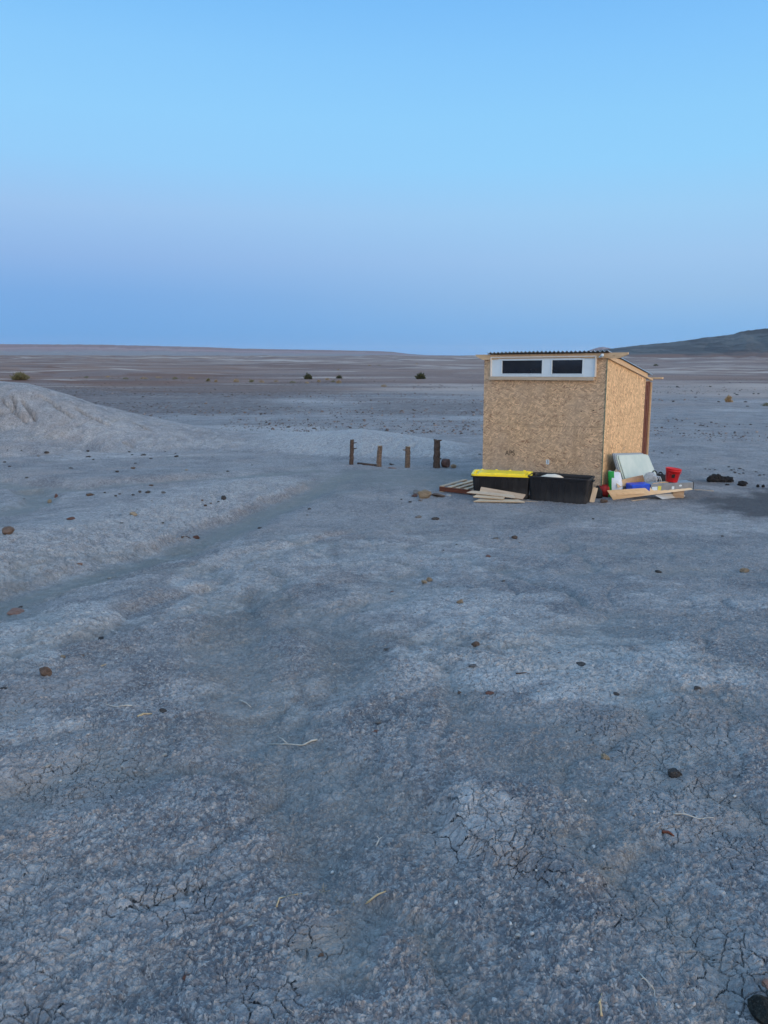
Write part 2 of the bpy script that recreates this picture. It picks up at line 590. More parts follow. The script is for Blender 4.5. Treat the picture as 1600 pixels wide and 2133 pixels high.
def rock_mat(name, a, b, dark):
    t = NT(name)
    inf = t.n('ShaderNodeObjectInfo')
    v = t.coord('Object', (1, 1, 1))
    n = t.noise(v, 2.2, 6, .65); n2 = t.noise(v, 9, 4, .6)
    c = t.mix(t.rng(n, .35, .65), a, b)
    c = t.mix(t.rng(n2, .52, .70, 0, .8), c, dark)
    h = t.n('ShaderNodeHueSaturation'); t.l(c, h.inputs['Color'])
    t.l(t.rng(inf.outputs['Random'], 0, 1, .75, 1.25, False), h.inputs['Value'])
    t.bump(t.noise(v, 5, 6, .7), .7, .2)
    return t.done(h.outputs[0], .92, .15)


ROCK = {'dark': rock_mat('basalt_rock', (.080, .075, .076), (.125, .115, .11), (.042, .04, .041)),
        'brown': rock_mat('brown_rock', (.155, .108, .086), (.22, .16, .128), (.085, .062, .052)),
        'red': rock_mat('red_rock', (.18, .095, .078), (.24, .135, .112), (.10, .052, .044)),
        'tan': rock_mat('tan_rock', (.34, .27, .185), (.42, .34, .25), (.19, .14, .10)),
        'moss': rock_mat('mossy_rock', (.016, .017, .016), (.045, .046, .040), (.075, .07, .06)),
        'grey': rock_mat('grey_rock', (.17, .165, .165), (.24, .235, .23), (.10, .095, .095)),
        'pale': rock_mat('pale_clay_flake', (.46, .45, .43), (.55, .54, .51), (.36, .35, .34)),
        'pink': rock_mat('pinkish_rock', (.30, .18, .145), (.36, .24, .20), (.18, .10, .08))}


# ------------------------------------------------------------------ ground material
def ground_mat():
    t = NT('desert_clay')
    pos = t.coord('Object')
    crack, pale, sed, red, band, gravel, rough, painted_shade = (t.att(k) for k in ('crack', 'pale', 'sed', 'red', 'band', 'gravel', 'rough', 'painted_shade'))
    wv = t.n('ShaderNodeTexNoise'); t.l(pos, wv.inputs['Vector']); wv.inputs['Scale'].default_value = 10; wv.inputs['Detail'].default_value = 5
    wm = t.n('ShaderNodeVectorMath', operation='MULTIPLY_ADD'); t.l(wv.outputs['Color'], wm.inputs[0]); wm.inputs[1].default_value = (.07, .07, 0); t.l(pos, wm.inputs[2])
    wp0 = wm.outputs[0]
    flat = t.n('ShaderNodeVectorMath', operation='MULTIPLY'); t.l(wp0, flat.inputs[0]); flat.inputs[1].default_value = (1, 1, 0)
    wp = flat.outputs[0]
    n_pat = t.noise(wp, 1.15, 9, .68)
    n_gr = t.noise(wp, 7, 7, .7)
    n_big = t.noise(wp, .55, 6, .6)
    n_mid = t.noise(wp, 3.2, 6, .62)
    n_fin = t.noise(wp, 26, 5, .6)
    n_xf = t.noise(wp, 90, 3, .6)
    # crack plates
    ve = t.voro(wp, 17, 'DISTANCE_TO_EDGE').outputs['Distance']
    ve2 = t.voro(wp, 27, 'DISTANCE_TO_EDGE').outputs['Distance']
    wid = t.rng(n_gr, .36, .66, .004, .062)
    cr1 = t.math('SUBTRACT', 1, t.rng(t.math('DIVIDE', ve, wid), .25, 1.0))
    wid2 = t.rng(t.noise(wp, 5, 3), .48, .68, .001, .075)
    cr2 = t.math('MULTIPLY', t.math('SUBTRACT', 1, t.rng(t.math('DIVIDE', ve2, wid2), .2, 1.0)), .6)
    crk = t.math('MAXIMUM', cr1, cr2)
    cmask = t.math('MAXIMUM', t.rng(t.math('ADD', crack, t.math('MULTIPLY', t.math('SUBTRACT', n_pat, .5), 2.6)), .15, .75), t.rng(n_pat, .48, .60, .12, .6))
    crk = t.math('MULTIPLY', crk, cmask)
    # crumbly clods
    v1 = t.voro(wp, 72); v2 = t.voro(wp, 135); v3 = t.voro(wp, 38)
    sp1 = t.n('ShaderNodeSeparateColor'); t.l(v1.outputs['Color'], sp1.inputs[0])
    sp2 = t.n('ShaderNodeSeparateColor'); t.l(v2.outputs['Color'], sp2.inputs[0])
    sp3 = t.n('ShaderNodeSeparateColor'); t.l(v3.outputs['Color'], sp3.inputs[0])
    v6 = t.voro(wp, 46); sp6 = t.n('ShaderNodeSeparateColor'); t.l(v6.outputs['Color'], sp6.inputs[0])
    def dome(d, r):
        return t.math('SQRT', t.math('MAXIMUM', t.math('SUBTRACT', 1, t.math('POWER', t.math('DIVIDE', d, r), 2)), 0))
    h1 = t.math('MULTIPLY', dome(v1.outputs['Distance'], .62), t.rng(sp1.outputs[1], .25, 1, .1, 1))
    h2 = t.math('MULTIPLY', dome(v2.outputs['Distance'], .62), t.rng(sp2.outputs[1], .1, 1, .2, 1))
    h3 = t.math('MULTIPLY', dome(v3.outputs['Distance'], .5), t.math('GREATER_THAN', sp3.outputs[1], .82))
    gm = t.rng(t.math('ADD', gravel, t.math('MULTIPLY', t.math('SUBTRACT', n_mid, .5), 1.3)), .25, .7, .8, 1.0)
    gm = t.math('MULTIPLY', gm, t.math('SUBTRACT', 1, t.math('MULTIPLY', cmask, .5)))
    gm = t.math('MULTIPLY', gm, t.math('SUBTRACT', 1, t.math('MULTIPLY', sed, .45)))
    clod = t.math('ADD', t.math('MULTIPLY', h1, .0085), t.math('ADD', t.math('MULTIPLY', h2, .005), t.math('MULTIPLY', h3, .006)))
    h6 = t.math('MULTIPLY', dome(v6.outputs['Distance'], .6), t.rng(sp6.outputs[1], .2, 1, .1, 1))
    clod = t.math('ADD', clod, t.math('MULTIPLY', h6, .010))
    hgt = t.math('MULTIPLY', clod, gm)
    v4 = t.voro(wp, 15); v5 = t.voro(wp, 31)
    lump = t.math('ADD', t.math('MULTIPLY', dome(v4.outputs['Distance'], .7), .010), t.math('MULTIPLY', dome(v5.outputs['Distance'], .7), .011))
    rm_ = t.math('MULTIPLY', t.rng(t.math('ADD', rough, t.math('MULTIPLY', t.math('SUBTRACT', n_pat, .5), 1.4)), .25, .7), t.rng(n_gr, .3, .6, .3, 1))
    hgt = t.math('ADD', hgt, t.math('MULTIPLY', lump, rm_))
    hgt = t.math('ADD', hgt, t.math('MULTIPLY', t.math('SUBTRACT', n_gr, .5), .045))
    hgt = t.math('ADD', hgt, t.math('MULTIPLY', crk, -.012))
    hgt = t.math('ADD', hgt, t.math('MULTIPLY', t.math('SUBTRACT', n_fin, .5), .012))
    hgt = t.math('ADD', hgt, t.math('MULTIPLY', t.math('SUBTRACT', n_mid, .5), .035))
    hgt = t.math('ADD', hgt, t.math('MULTIPLY', t.math('SUBTRACT', n_xf, .5), .004))
    # colours
    c = t.mix(t.rng(n_big, .36, .64), (.215, .214, .226), (.31, .307, .31))
    c = t.mix(t.rng(n_pat, .50, .58, 0, .75), c, (.375, .373, .376))
    c = t.mix(t.rng(n_pat, .40, .47, .7, 0), c, (.140, .143, .157))
    c = t.mix(t.rng(n_gr, .42, .62, .4, 0), c, (.195, .194, .205))
    c = t.mix(t.rng(n_gr, .56, .66, 0, .45), c, (.38, .375, .37))
    c = t.mix(t.math('MULTIPLY', gravel, t.rng(n_pat, .36, .62, .85, .25)), c, (.128, .134, .150))  # gravel mask also carries the painted slope shade and vignetting of the nearest soil
    tw = t.noise(wp, .9, 4)
    c = t.mix(t.rng(tw, .50, .66, 0, .55), c, (.33, .285, .265))
    c = t.mix(t.rng(t.noise(wp, .7, 4, .6, .0), .58, .72, 0, .4), c, (.25, .262, .235))
    pm = t.rng(t.math('ADD', pale, t.math('MULTIPLY', t.math('SUBTRACT', n_mid, .5), 1.1)), .18, .78)
    c = t.mix(t.math('MULTIPLY', pm, t.rng(n_gr, .36, .56, .55, 1)), c, (.48, .477, .474))
    # individual clods are a little lighter or darker than each other
    gv = t.math('MULTIPLY', gm, 1.0)
    c = t.mix(t.math('MULTIPLY', gv, t.rng(sp6.outputs[0], .55, 0, 0, .62)), c, (.105, .105, .118))
    c = t.mix(t.math('MULTIPLY', gv, t.rng(sp6.outputs[0], .62, 1, 0, .55)), c, (.42, .415, .41))
    g2 = t.noise(wp, 42, 4, .75)
    c = t.mix(t.math('MULTIPLY', gv, t.rng(g2, .46, .30, 0, .6)), c, (.10, .10, .112))
    c = t.mix(t.math('MULTIPLY', gv, t.rng(g2, .54, .70, 0, .5)), c, (.43, .425, .42))
    c = t.mix(t.math('MULTIPLY', gv, t.rng(sp1.outputs[0], .4, 1, 0, .6)), c, (.10, .10, .112))
    c = t.mix(t.math('MULTIPLY', gv, t.rng(sp2.outputs[0], .62, 1, 0, .7)), c, (.42, .415, .41))
    c = t.mix(t.math('MULTIPLY', t.rng(sp3.outputs[0], .90, .97, 0, .3), gm), c, (.46, .45, .44))
    c = t.mix(t.math('MULTIPLY', sed, t.rng(n_gr, .36, .62, .9, .55)), c, t.mix(n_fin, (.165, .178, .172), (.22, .23, .216)))
    c = t.mix(t.rng(n_fin, .4, .75, 0, .22), c, (.15, .15, .16))
    # far plain: red-brown earth, pale alkali streaks, dark desert pavement
    far_n = t.noise(t.coord('Object', (.012, .03, 0)), 1.0, 6, .6)
    far_s = t.noise(t.coord('Object', (.03, .11, 0), (0, 0, 0), (9, 4, 0)), 1.0, 6, .66)
    far_s2 = t.noise(t.coord('Object', (.004, .0065, 0), (0, 0, 0), (3, 7, 0)), 1.0, 7, .68)
    fc = t.mix(t.rng(far_n, .38, .62), (.165, .094, .073), (.255, .170, .135))
    c = t.mix(red, c, fc)
    st = t.math('MAXIMUM', t.rng(far_s, .55, .62), t.rng(far_s2, .56, .60))
    c = t.mix(t.math('MULTIPLY', st, t.math('MULTIPLY', red, .8)), c, (.50, .43, .38))
    c = t.mix(t.math('MULTIPLY', painted_shade, .9), c, (.055, .056, .062))  # out-of-view shadow mixed into the soil colour
    c = t.mix(t.math('MULTIPLY', band, t.rng(t.noise(wp, 2.6, 4, .7), .36, .6, .25, .95)), c, (.105, .085, .083))
    t.l(t.rng(n_fin, .2, .8, .82, .98), t.bs.inputs['Roughness'])
    disp = t.n('ShaderNodeDisplacement'); disp.inputs['Midlevel'].default_value = 0; disp.inputs['Scale'].default_value = 1
    t.l(hgt, disp.inputs['Height']); t.l(disp.outputs[0], t.out.inputs['Displacement'])
    m = t.done(c, .9, .12)
    m.displacement_method = 'BOTH'
    return m


def build_ground():
    dense = np.linspace(R(-35), R(35), 1050)
    l1 = R(-35) - np.cumsum(np.geomspace(.0016, .12, 60)); l1 = l1[l1 > -math.pi]
    az = np.concatenate([l1[::-1], dense, -l1])
    # radial rows
    rs = [.01, .05, .11, .18, .25]
    while rs[-1] < 5600:
        r = rs[-1]
        dr = r * r / (770 * 1.9 * (1.9 if r < 5.5 else 1.15)) if r > 1.2 else .012
        dr = max(dr, .0018)
        if 4.5 < r < 11: dr = min(dr, .030)
        elif 11 <= r < 16: dr = min(dr, .07)
        elif 16 <= r < 28.5: dr = min(dr, .06)
        elif r < 60: dr = min(dr, .5)
        dr = min(dr, r * .06)
        rs.append(r + dr)
    rs = np.array(rs)
    A, Rr = np.meshgrid(az, rs)
    x = (Rr * np.sin(A)).ravel(); y = (Rr * np.cos(A)).ravel()
    r = Rr.ravel(); a = A.ravel()
    z = macro(x, y)
    n = len(x)
    crack = np.zeros(n); pale = np.zeros(n); sed = np.zeros(n); red = np.zeros(n); band = np.zeros(n); gravel = np.zeros(n); rough = np.zeros(n); painted_shade_a = np.zeros(n)
    # rills on the ridge face
    m = (r > 14) & (r < 30) & (np.abs(a) < R(40))
    xm, ym, am, rm = x[m], y[m], a[m], r[m]
    zc = np.interp(am, CR_AZ, CR_Z); rc = np.interp(am, CR_AZ, CR_R); w = np.interp(am, CR_AZ, CR_W)
    t = (rm - rc) / w
    face = sstep(-1.05, -.8, t) * (1 - sstep(-.12, .1, t)) * sstep(.12, .3, zc)
    lat = am * 22
    sl = (rm - rc)
    q1 = 1 - np.abs(pnoise(lat * 2.0 - sl * .9 + fbm(xm, ym, 5, 2) * .5, sl * .35, 31)) * 2.4
    q2 = 1 - np.abs(pnoise(lat * 4.5 - sl * 2.2 + fbm(xm * 2, ym * 2, 8, 2) * .5, sl * .6, 33)) * 2.4
    dz = -face * (np.clip(q1, 0, 1) ** 4 * .030 + np.clip(q2, 0, 1) ** 4 * .022)
    dz += face * fbm(xm * 2.5, ym * 2.5, 51, 3) * .015
    for line in HILL_CRACKS:
        P = []
        for (u, v) in line:
            h = ground_hit(u, v, macro); P.append((h.x, h.y))
        d, s, f = polydist(xm, ym, np.array(P))
        dz -= .20 * (1 - sstep(.015, .075, d + np.abs(pnoise(xm * 9, ym * 9, 2)) * .03)) * sstep(0, .15, f) * sstep(1.02, .8, f)
    z[m] += dz
    rough[m] += .45 * face
    pale[m] += (.40 + .36 * sstep(R(-12), R(-6), am)) * sstep(-1.1, -.75, t) * sstep(.05, .3, zc) * (1 - sstep(1.2, 2.2, t))  # glow caught by the steep ridge face, put into the clay colour
    # gully bank roughness and colours
    m = (r > 3) & (r < 19) & (x < 3) & (y > 0)
    xm, ym = x[m], y[m]
    wob = fbm(xm * 1.1, ym * 1.1, 41, 3) * .16
    d, s, f = polydist(xm, ym, GULLY); sd = d * s + wob
    face = sstep(.1, .3, sd) * (1 - sstep(1.2, 1.9, sd)) * sstep(1, .8, f)
    q = 1 - np.abs(pnoise(xm * 5.5 + ym * 2, ym * 2.2 - xm, 71)) * 2.5
    z[m] += face * (fbm(xm * 5, ym * 5, 73, 4) * .022 - np.clip(q, 0, 1) ** 3 * .022)
    pale[m] += .58 * sstep(.15, .4, sd) * (1 - sstep(1.2, 3.5, sd)) * sstep(1.02, .85, f)
    rough[m] = np.maximum(rough[m], .7 * face)
    sed[m] = np.maximum(sed[m], (1 - sstep(.12, .45, np.abs(sd + .18))))
    d2, s2, f2 = polydist(xm, ym, CHAN); sd2 = d2 * s2 + wob * .8
    sed[m] = np.maximum(sed[m], .8 * (1 - sstep(.1, .32, np.abs(sd2))))
    d3, s3, f3 = polydist(xm, ym, SIDE)
    sed[m] = np.maximum(sed[m], .9 * (1 - sstep(.15, .4, d3 + wob * .5)))
    # foreground
    m = (r < 17) & (y > 0)
    xm, ym, rm = x[m], y[m], r[m]
    wob = fbm(xm * 2.0, ym * 2.0, 61, 3) * .13
    for P, k, w in ((SW1, .55, .40), (SW3, .5, .36), (SW7, .6, .16)):
        d, s, f = polydist(xm, ym, P)
        sed[m] = np.maximum(sed[m], k * (1 - sstep(w * .4, w, np.abs(d * s + wob))) * sstep(0, .1, f) * sstep(1, .8, f))

    d1, d2_ = drain(xm, ym)
    fd = 1 - sstep(8.5, 12.5, rm)
    sed[m] = np.maximum(sed[m], (d1 * .50 + d2_ * .15) * fd)
    pale[m] = np.maximum(pale[m], .46 * (1 - sstep(.0, .12, d1)) * (1 - .5 * d2_) * fd * sstep(-.15, .35, fbm(xm / 1.7, ym / 1.7, 411, 3)))

    def blobs(lst, amp_noise=.5, seed=0):
        q = np.zeros(xm.shape)
        for (u, v, su, sv, k) in lst:
            c = np.array(B(u, v)); ex = np.array(B(u + su, v)); ey = np.array(B(u, v - sv))
            sx = np.hypot(*(ex - c)) + 1e-6; sy = np.hypot(*(ey - c)) + 1e-6
            d = np.hypot((xm - c[0]) / sx, (ym - c[1]) / sy) + fbm(xm * 2.2, ym * 2.2, seed, 3) * amp_noise
            q = np.maximum(q, k * (1 - sstep(.55, 1.15, d)))
        return q
    crack[m] = np.maximum(crack[m], blobs([
        (1010, 1720, 110, 75, 1), (1120, 1790, 90, 60, .8), (1480, 1690, 180, 110, .9), (1400, 1500, 260, 70, .8), (1540, 2010, 120, 90, 1),
        (1330, 1900, 110, 60, .7), (560, 2060, 140, 70, 1), (360, 1870, 130, 60, 1), (660, 1940, 90, 60, .7), (100, 1460, 130, 60, .7),
        (200, 1620, 150, 60, .6), (1080, 1420, 160, 45, .8), (1250, 1350, 200, 60, .5), (60, 2110, 90, 50, .8), (1200, 1800, 80, 50, .5)], .45, 101))
    pale[m] = np.maximum(pale[m], blobs([
        (90, 1310, 170, 60, .8), (1180, 1370, 330, 75, .75), (980, 1270, 250, 60, .6), (1330, 1400, 200, 40, .7), (1010, 1720, 110, 70, .45),
        (1480, 1560, 160, 50, .35), (300, 1850, 150, 45, .35), (450, 1240, 90, 40, .6), (560, 1170, 200, 60, .55), (850, 1160, 240, 50, .5),
        (1450, 1090, 300, 30, .45), (60, 1520, 130, 40, .5), (290, 1700, 200, 50, .3), (440, 1190, 90, 50, .6), (1050, 1420, 130, 30, .6), (800, 1230, 150, 50, .4),
        (150, 1150, 200, 60, .5), (130, 1040, 260, 30, .35)], .55, 131))
    gr = blobs([(150, 1960, 260, 120, 1), (330, 1480, 200, 110, .8), (640, 1800, 220, 120, .7), (700, 1450, 260, 140, .75), (1250, 1900, 260, 120, .7),
                (1150, 1620, 200, 90, .6), (900, 1950, 200, 150, .8), (1500, 1350, 150, 80, .6), (130, 1780, 230, 80, .7), (520, 1330, 200, 70, .5), (1250, 1600, 250, 80, .5)], .5, 151)
    gravel[m] = np.maximum(gravel[m], np.maximum(gr, .35 + fbm(xm / 1.3, ym / 1.3, 161, 3) * .4) * (1 - .5 * sstep(5, 9, rm)))
    gravel[m] = np.maximum(gravel[m], .95 * (1 - sstep(2.0, 4.6, rm)))  # also darkens the nearest soil in place of slope shade and vignetting
    rough[m] = np.maximum(rough[m], blobs([(350, 1170, 250, 60, .6), (560, 1200, 200, 80, .7), (430, 1270, 140, 60, .7), (700, 1180, 200, 60, .5), (1020, 1350, 160, 40, .6), (150, 1330, 200, 60, .6), (1450, 1420, 200, 60, .5)], .6, 191))
    # shadow from out of view, painted dark right of the hut, and the trodden ground in front of the posts
    painted_shade = blobs([(1600, 1055, 150, 26, .85), (1500, 1040, 120, 20, .5), (1480, 1005, 50, 8, .5), (1700, 1050, 160, 30, .9)], .35, 171)
    painted_shade_a[m] = np.maximum(painted_shade_a[m], painted_shade)
    tro = blobs([(850, 992, 190, 24, .85), (760, 1000, 120, 20, .6), (700, 1010, 80, 24, .6), (1250, 1075, 350, 18, .3)], .5, 181)
    sed[m] = np.maximum(sed[m], tro * .8)
    # mid plain
    red = sstep(32, 80, r + fbm(x / 14, y / 9, 231, 3) * 18) * (.78 + .22 * np.clip(fbm(x / 45, y / 20, 201, 3), -1, 1)) + .8 * sstep(30, 60, r) * sstep(R(-4), R(-20), a) * sstep(.0, .4, fbm(x / 18, y / 9, 205, 3) + .1)
    red = np.clip(red, 0, 1) * (y > -1e9)
    m = (r > 20) & (r < 140)
    bd = np.zeros(n)
    f1 = fbm(x[m] / 16, y[m] / 6, 211, 4)
    bd[m] = sstep(.02, .45, f1) * sstep(26, 32, r[m]) * (1 - sstep(70, 130, r[m])) * (1 - .6 * sstep(R(16), R(20), a[m]))
    lft = sstep(R(1), R(-9), a[m] + fbm(x[m] / 20, y[m] / 8, 217, 3) * R(6))
    bd[m] = np.maximum(bd[m], lft * sstep(32, 37, r[m] + fbm(x[m] / 7, y[m] / 5, 219, 3) * 5) * (1 - sstep(62, 78, r[m])) * (.9 + .3 * f1) * 1.5)
    ctr = sstep(R(-5), R(0), a[m]) * sstep(R(13), R(9), a[m])
    bd[m] = np.maximum(bd[m], ctr * sstep(31, 34, r[m] + f1 * 4) * (1 - sstep(41, 46, r[m] + f1 * 6)) * 1.1)
    band = np.maximum(band, bd * .58)
    pm = np.zeros(n); pm[m] = sstep(.05, .5, fbm(x[m] / 14, y[m] / 5 + 40, 221, 4)) * .55 * (1 - sstep(60, 110, r[m]))
    pale = np.maximum(pale, pm)
    V = np.stack([x, y, z], 1)
    nr, na = len(rs), len(az)
    i = np.arange(nr - 1)[:, None] * na + np.arange(na - 1)[None, :]
    Q = np.stack([i, i + 1, i + na + 1, i + na], -1).reshape(-1, 4)
    j = np.arange(nr - 1) * na
    Qc = np.stack([j + na - 1, j, j + na, j + 2 * na - 1], -1)
    me = np_mesh('ground', V, np.concatenate([Q, Qc]))
    for k, v in (('crack', crack), ('pale', np.clip(pale, 0, 1)), ('sed', sed), ('red', red), ('band', band), ('gravel', gravel), ('rough', rough), ('painted_shade', painted_shade_a)):
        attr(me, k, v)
    # inner disc under the camera
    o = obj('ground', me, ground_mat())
    tag(o, 'wide pale grey cracked clay desert floor reaching the horizon', kind='structure')
    print('ground verts', n, nr, na)
    return o


build_ground()


# ------------------------------------------------------------------ far ranges
def range_mesh(name, crest, D, near, back, rough, seed, mat, label, prof, nr=90):
    pts = [at_dist(u, v, D) for u, v in crest]
    az_c = np.array([math.atan2(p.x, p.y) for p in pts]); z_c = np.array([p.z for p in pts])
    az = np.linspace(az_c[0], az_c[-1], 700)
    zc = np.interp(az, az_c, z_c)
    s = np.concatenate([np.linspace(0, 1, nr), np.linspace(1.08, 2, 14)])
    S, A = np.meshgrid(s, az, indexing='ij')
    Zc = np.broadcast_to(zc, A.shape)
    arc = A * D
    wobble = fbm(arc / (near * .6), S * 2.0, seed, 3) * .10 * np.sin(np.clip(S, 0, 1) * math.pi)
    Rr = np.where(S <= 1, D - near * (1 - S), D + back * (S - 1))
    p = np.where(S <= 1, prof(np.clip(S + wobble, 0, 1), arc), 1 - sstep(1.3, 2, S) * .9)
    gul = 1 - np.abs(pnoise(arc / (near * .16), S * 1.6, seed + 5)) * 2
    h = Zc * p
    h = h - np.clip(gul, 0, 1) ** 2 * rough * Zc * np.sin(np.clip(S, 0, 1) * math.pi)
    h = h + fbm(arc / (near * .05), S * 9, seed + 9, 4) * rough * .5 * Zc * np.sin(np.clip(S, .0, 1) * math.pi * .9)
    h = h + fbm(arc / (D * .006), S * 3, seed + 12, 3) * .022 * Zc * (S > .7)
    h = h - 1.5
    V = np.stack([Rr * np.sin(A), Rr * np.cos(A), h], -1).reshape(-1, 3)
    ns, na = S.shape
    i = np.arange(ns - 1)[:, None] * na + np.arange(na - 1)[None, :]
    Q = np.stack([i, i + 1, i + na + 1, i + na], -1).reshape(-1, 4)
    me = np_mesh(name, V, Q)
    attr(me, 'up', np.clip(np.where(S <= 1, p, 1), 0, 1).ravel())
    attr(me, 'arc', (arc / D).ravel())
    o = obj(name, me, mat)
    return tag(o, label, kind='structure')


def mesa_mat():
    t = NT('banded_mesa_rock'); up = t.att('up')
    v = t.coord('Object', (.004, .004, .05)); n = t.noise(v, 1.0, 6, .6)
    n2 = t.noise(t.coord('Object', (.012, .012, .03)), 1.0, 5)
    x = t.math('ADD', up, t.math('MULTIPLY', t.math('SUBTRACT', n, .5), .35))
    c = t.ramp(x, [(.0, (.20, .19, .195)), (.35, (.21, .19, .195)), (.55, (.22, .155, .165)), (.68, (.27, .20, .205)), (.8, (.17, .115, .125)), (.95, (.20, .135, .145))])
    c = t.mix(t.rng(n2, .58, .68, 0, .5), c, (.30, .26, .25))
    return t.done(c, .95, .1)


def hill_mat():
    t = NT('basalt_capped_hill'); up = t.att('up'); arc = t.att('arc')
    v = t.coord('Object', (.012, .006, .03)); n = t.noise(v, 1.0, 6, .6)
    n2 = t.noise(t.coord('Object', (.035, .012, .08)), 1.0, 5, .65)
    c = t.mix(t.rng(n, .4, .62), (.098, .104, .106), (.062, .066, .072))
    c = t.mix(t.rng(n2, .50, .60, 0, .85), c, (.042, .043, .050))
    c = t.mix(t.rng(t.noise(v, 2.3, 4), .56, .66, 0, .5), c, (.15, .155, .148))
    base = t.rng(t.math('ADD', up, t.math('MULTIPLY', t.math('SUBTRACT', n, .5), .5)), .12, .30, 1, 0)
    c = t.mix(base, c, (.17, .10, .08))
    cap = t.math('MULTIPLY', t.rng(up, .80, .86), t.rng(arc, .425, .432))
    c = t.mix(cap, c, (.05, .05, .054))
    return t.done(c, .95, .1)


range_mesh('mesa', [(-1400, 735), (-900, 722), (-400, 716), (0, 716), (200, 717.3), (300, 719.5), (430, 722.5), (500, 725.5), (640, 728), (780, 730.5), (820, 732.5),
                    (850, 736.5), (890, 739.2), (1000, 740.4)], 3900, 900, 500, .10, 301, mesa_mat(),
           'long flat-topped purple mesa on the left skyline', lambda s, a: np.where(s < .75, .5 * (s / .75) ** 1.3, .5 + .5 * sstep(.75, .97, s)))
range_mesh('hill', [(1120, 741), (1190, 737), (1240, 728.5), (1300, 721), (1340, 716.5), (1400, 711), (1450, 704.5), (1465, 701.5), (1500, 698), (1530, 694),
                    (1540, 690), (1556, 686.5), (1600, 682), (1700, 674), (1900, 668), (2300, 690), (2800, 730)], 1500, 520, 300, .07, 331, hill_mat(),
           'dark basalt capped hill rising to the right behind the hut', lambda s, a: s ** 1.15)
range_mesh('distant_peak', [(1180, 741), (1225, 730), (1243, 723.8), (1256, 722), (1268, 724), (1300, 733), (1340, 741)], 4600, 300, 300, .05, 361, mesa_mat(),
           'faint blue distant peak just left of the dark hill', lambda s, a: s)


# ------------------------------------------------------------------ the hut
SR = Matrix.Rotation(-0.648, 4, 'Z') @ Matrix.Rotation(-0.014, 4, 'Y') @ Matrix.Rotation(-0.005, 4, 'X')
SM = Matrix.Translation((3.927, 13.717, 0)) @ SR
SI = SM.inverted()
W, L = 2.462, 2.061


def on_front(u, v, y=0.0):
    o = SI @ EYE; d = SI.to_3x3() @ ray(u, v)
    t = (y - o.y) / d.y
    p = o + d * t
    return p.x, p.z


def on_right(u, v, x=0.0):
    o = SI @ EYE; d = SI.to_3x3() @ ray(u, v)
    t = (x - o.x) / d.x
    p = o + d * t
    return p.y, p.z


hut = empty('shed', None, 'small strand board shed with slanted corrugated roof and a wide high window', 'shed', mat=SM)


def part(name, bm, mat, parent=hut, label=None, smooth=False, M_=None):
    o = obj(name, bm_mesh(name, bm, smooth), mat)
    o.parent = parent
    if M_ is not None: o.matrix_local = M_
    if label: o['label'] = label
    return o


Ld = on_right(1359, 792)[0]
zb = .10
ztop = lambda y: 2.461 + (2.07 - 2.461) * y / L
# front wall: two sheets with a joint
bm = bmesh.new()
add_box(bm, (-W / 2, .006, (zb + 1.239) / 2), (W, .012, 1.239 - zb))
add_box(bm, (-W / 2, .006, (1.242 + 2.47) / 2), (W, .012, 2.47 - 1.242))
part('front_wall', bm, M['osb_x'], label='greyish strand board front wall of two stacked sheets')
bm = bmesh.new()
add_prism(bm, [(.013, zb), (L, zb), (L, 1.2285), (.013, 1.239)], -.012, 0, 'x')
add_prism(bm, [(.013, 1.242), (L, 1.2315), (L, ztop(L)), (.013, ztop(0))], -.012, 0, 'x')
part('side_wall', bm, M['osb_z'], label='warm tan strand board side wall under the sloping roof')
bm = bmesh.new()
add_prism(bm, [(.013, zb), (Ld, zb), (Ld, ztop(Ld)), (.013, ztop(0))], -W, -W + .012, 'x')
part('side_wall', bm, M['osb_z'])
bm = bmesh.new()
add_box(bm, (-W / 2, Ld + .006, (zb + ztop(Ld)) / 2), (W, .012, ztop(Ld) - zb))
part('back_wall', bm, M['osb_x'])
bm = bmesh.new()
for yy in (.08, Ld * .5, Ld - .08):
    add_box(bm, (-W / 2, yy, .045), (W - .04, .09, .11), bev=.004)
part('skid', bm, M['pine_grey'])
bm = bmesh.new()
add_box(bm, (.0015, -.001, (zb + 2.45) / 2), (.005, .026, 2.45 - zb))
part('corner_strip', bm, M['green_trim'], label='thin dark green strip down the front corner')
# roof sheet
ry, rz = on_right(1360, 780.5, .05)
x0, _ = on_front(1014.5, 734, -.10)
nx = 420; xs = np.linspace(x0, .055, nx)
ys = np.linspace(-.10, ry, 8)
z_front = on_front(1140, 732.6, -.10)[1]
X, Y = np.meshgrid(xs, ys)
Zs = z_front + (rz - z_front) * (Y + .10) / (ry + .10) + .0135 * np.sin(X * 2 * math.pi / .082) + .004 * np.sin(X * 3.1)
ii = np.arange(7)[:, None] * nx + np.arange(nx - 1)[None, :]
Q = np.stack([ii, ii + 1, ii + nx + 1, ii + nx], -1).reshape(-1, 4)
Vt = np.stack([X, Y, Zs], -1).reshape(-1, 3)
me = np_mesh('roof', Vt, Q)
o = obj('roof', me, M['metal'], hut)
sm = o.modifiers.new('thickness', 'SOLIDIFY'); sm.thickness = .005; sm.offset = 0
roofz = lambda y: z_front + (rz - z_front) * (y + .10) / (ry + .10) - .014
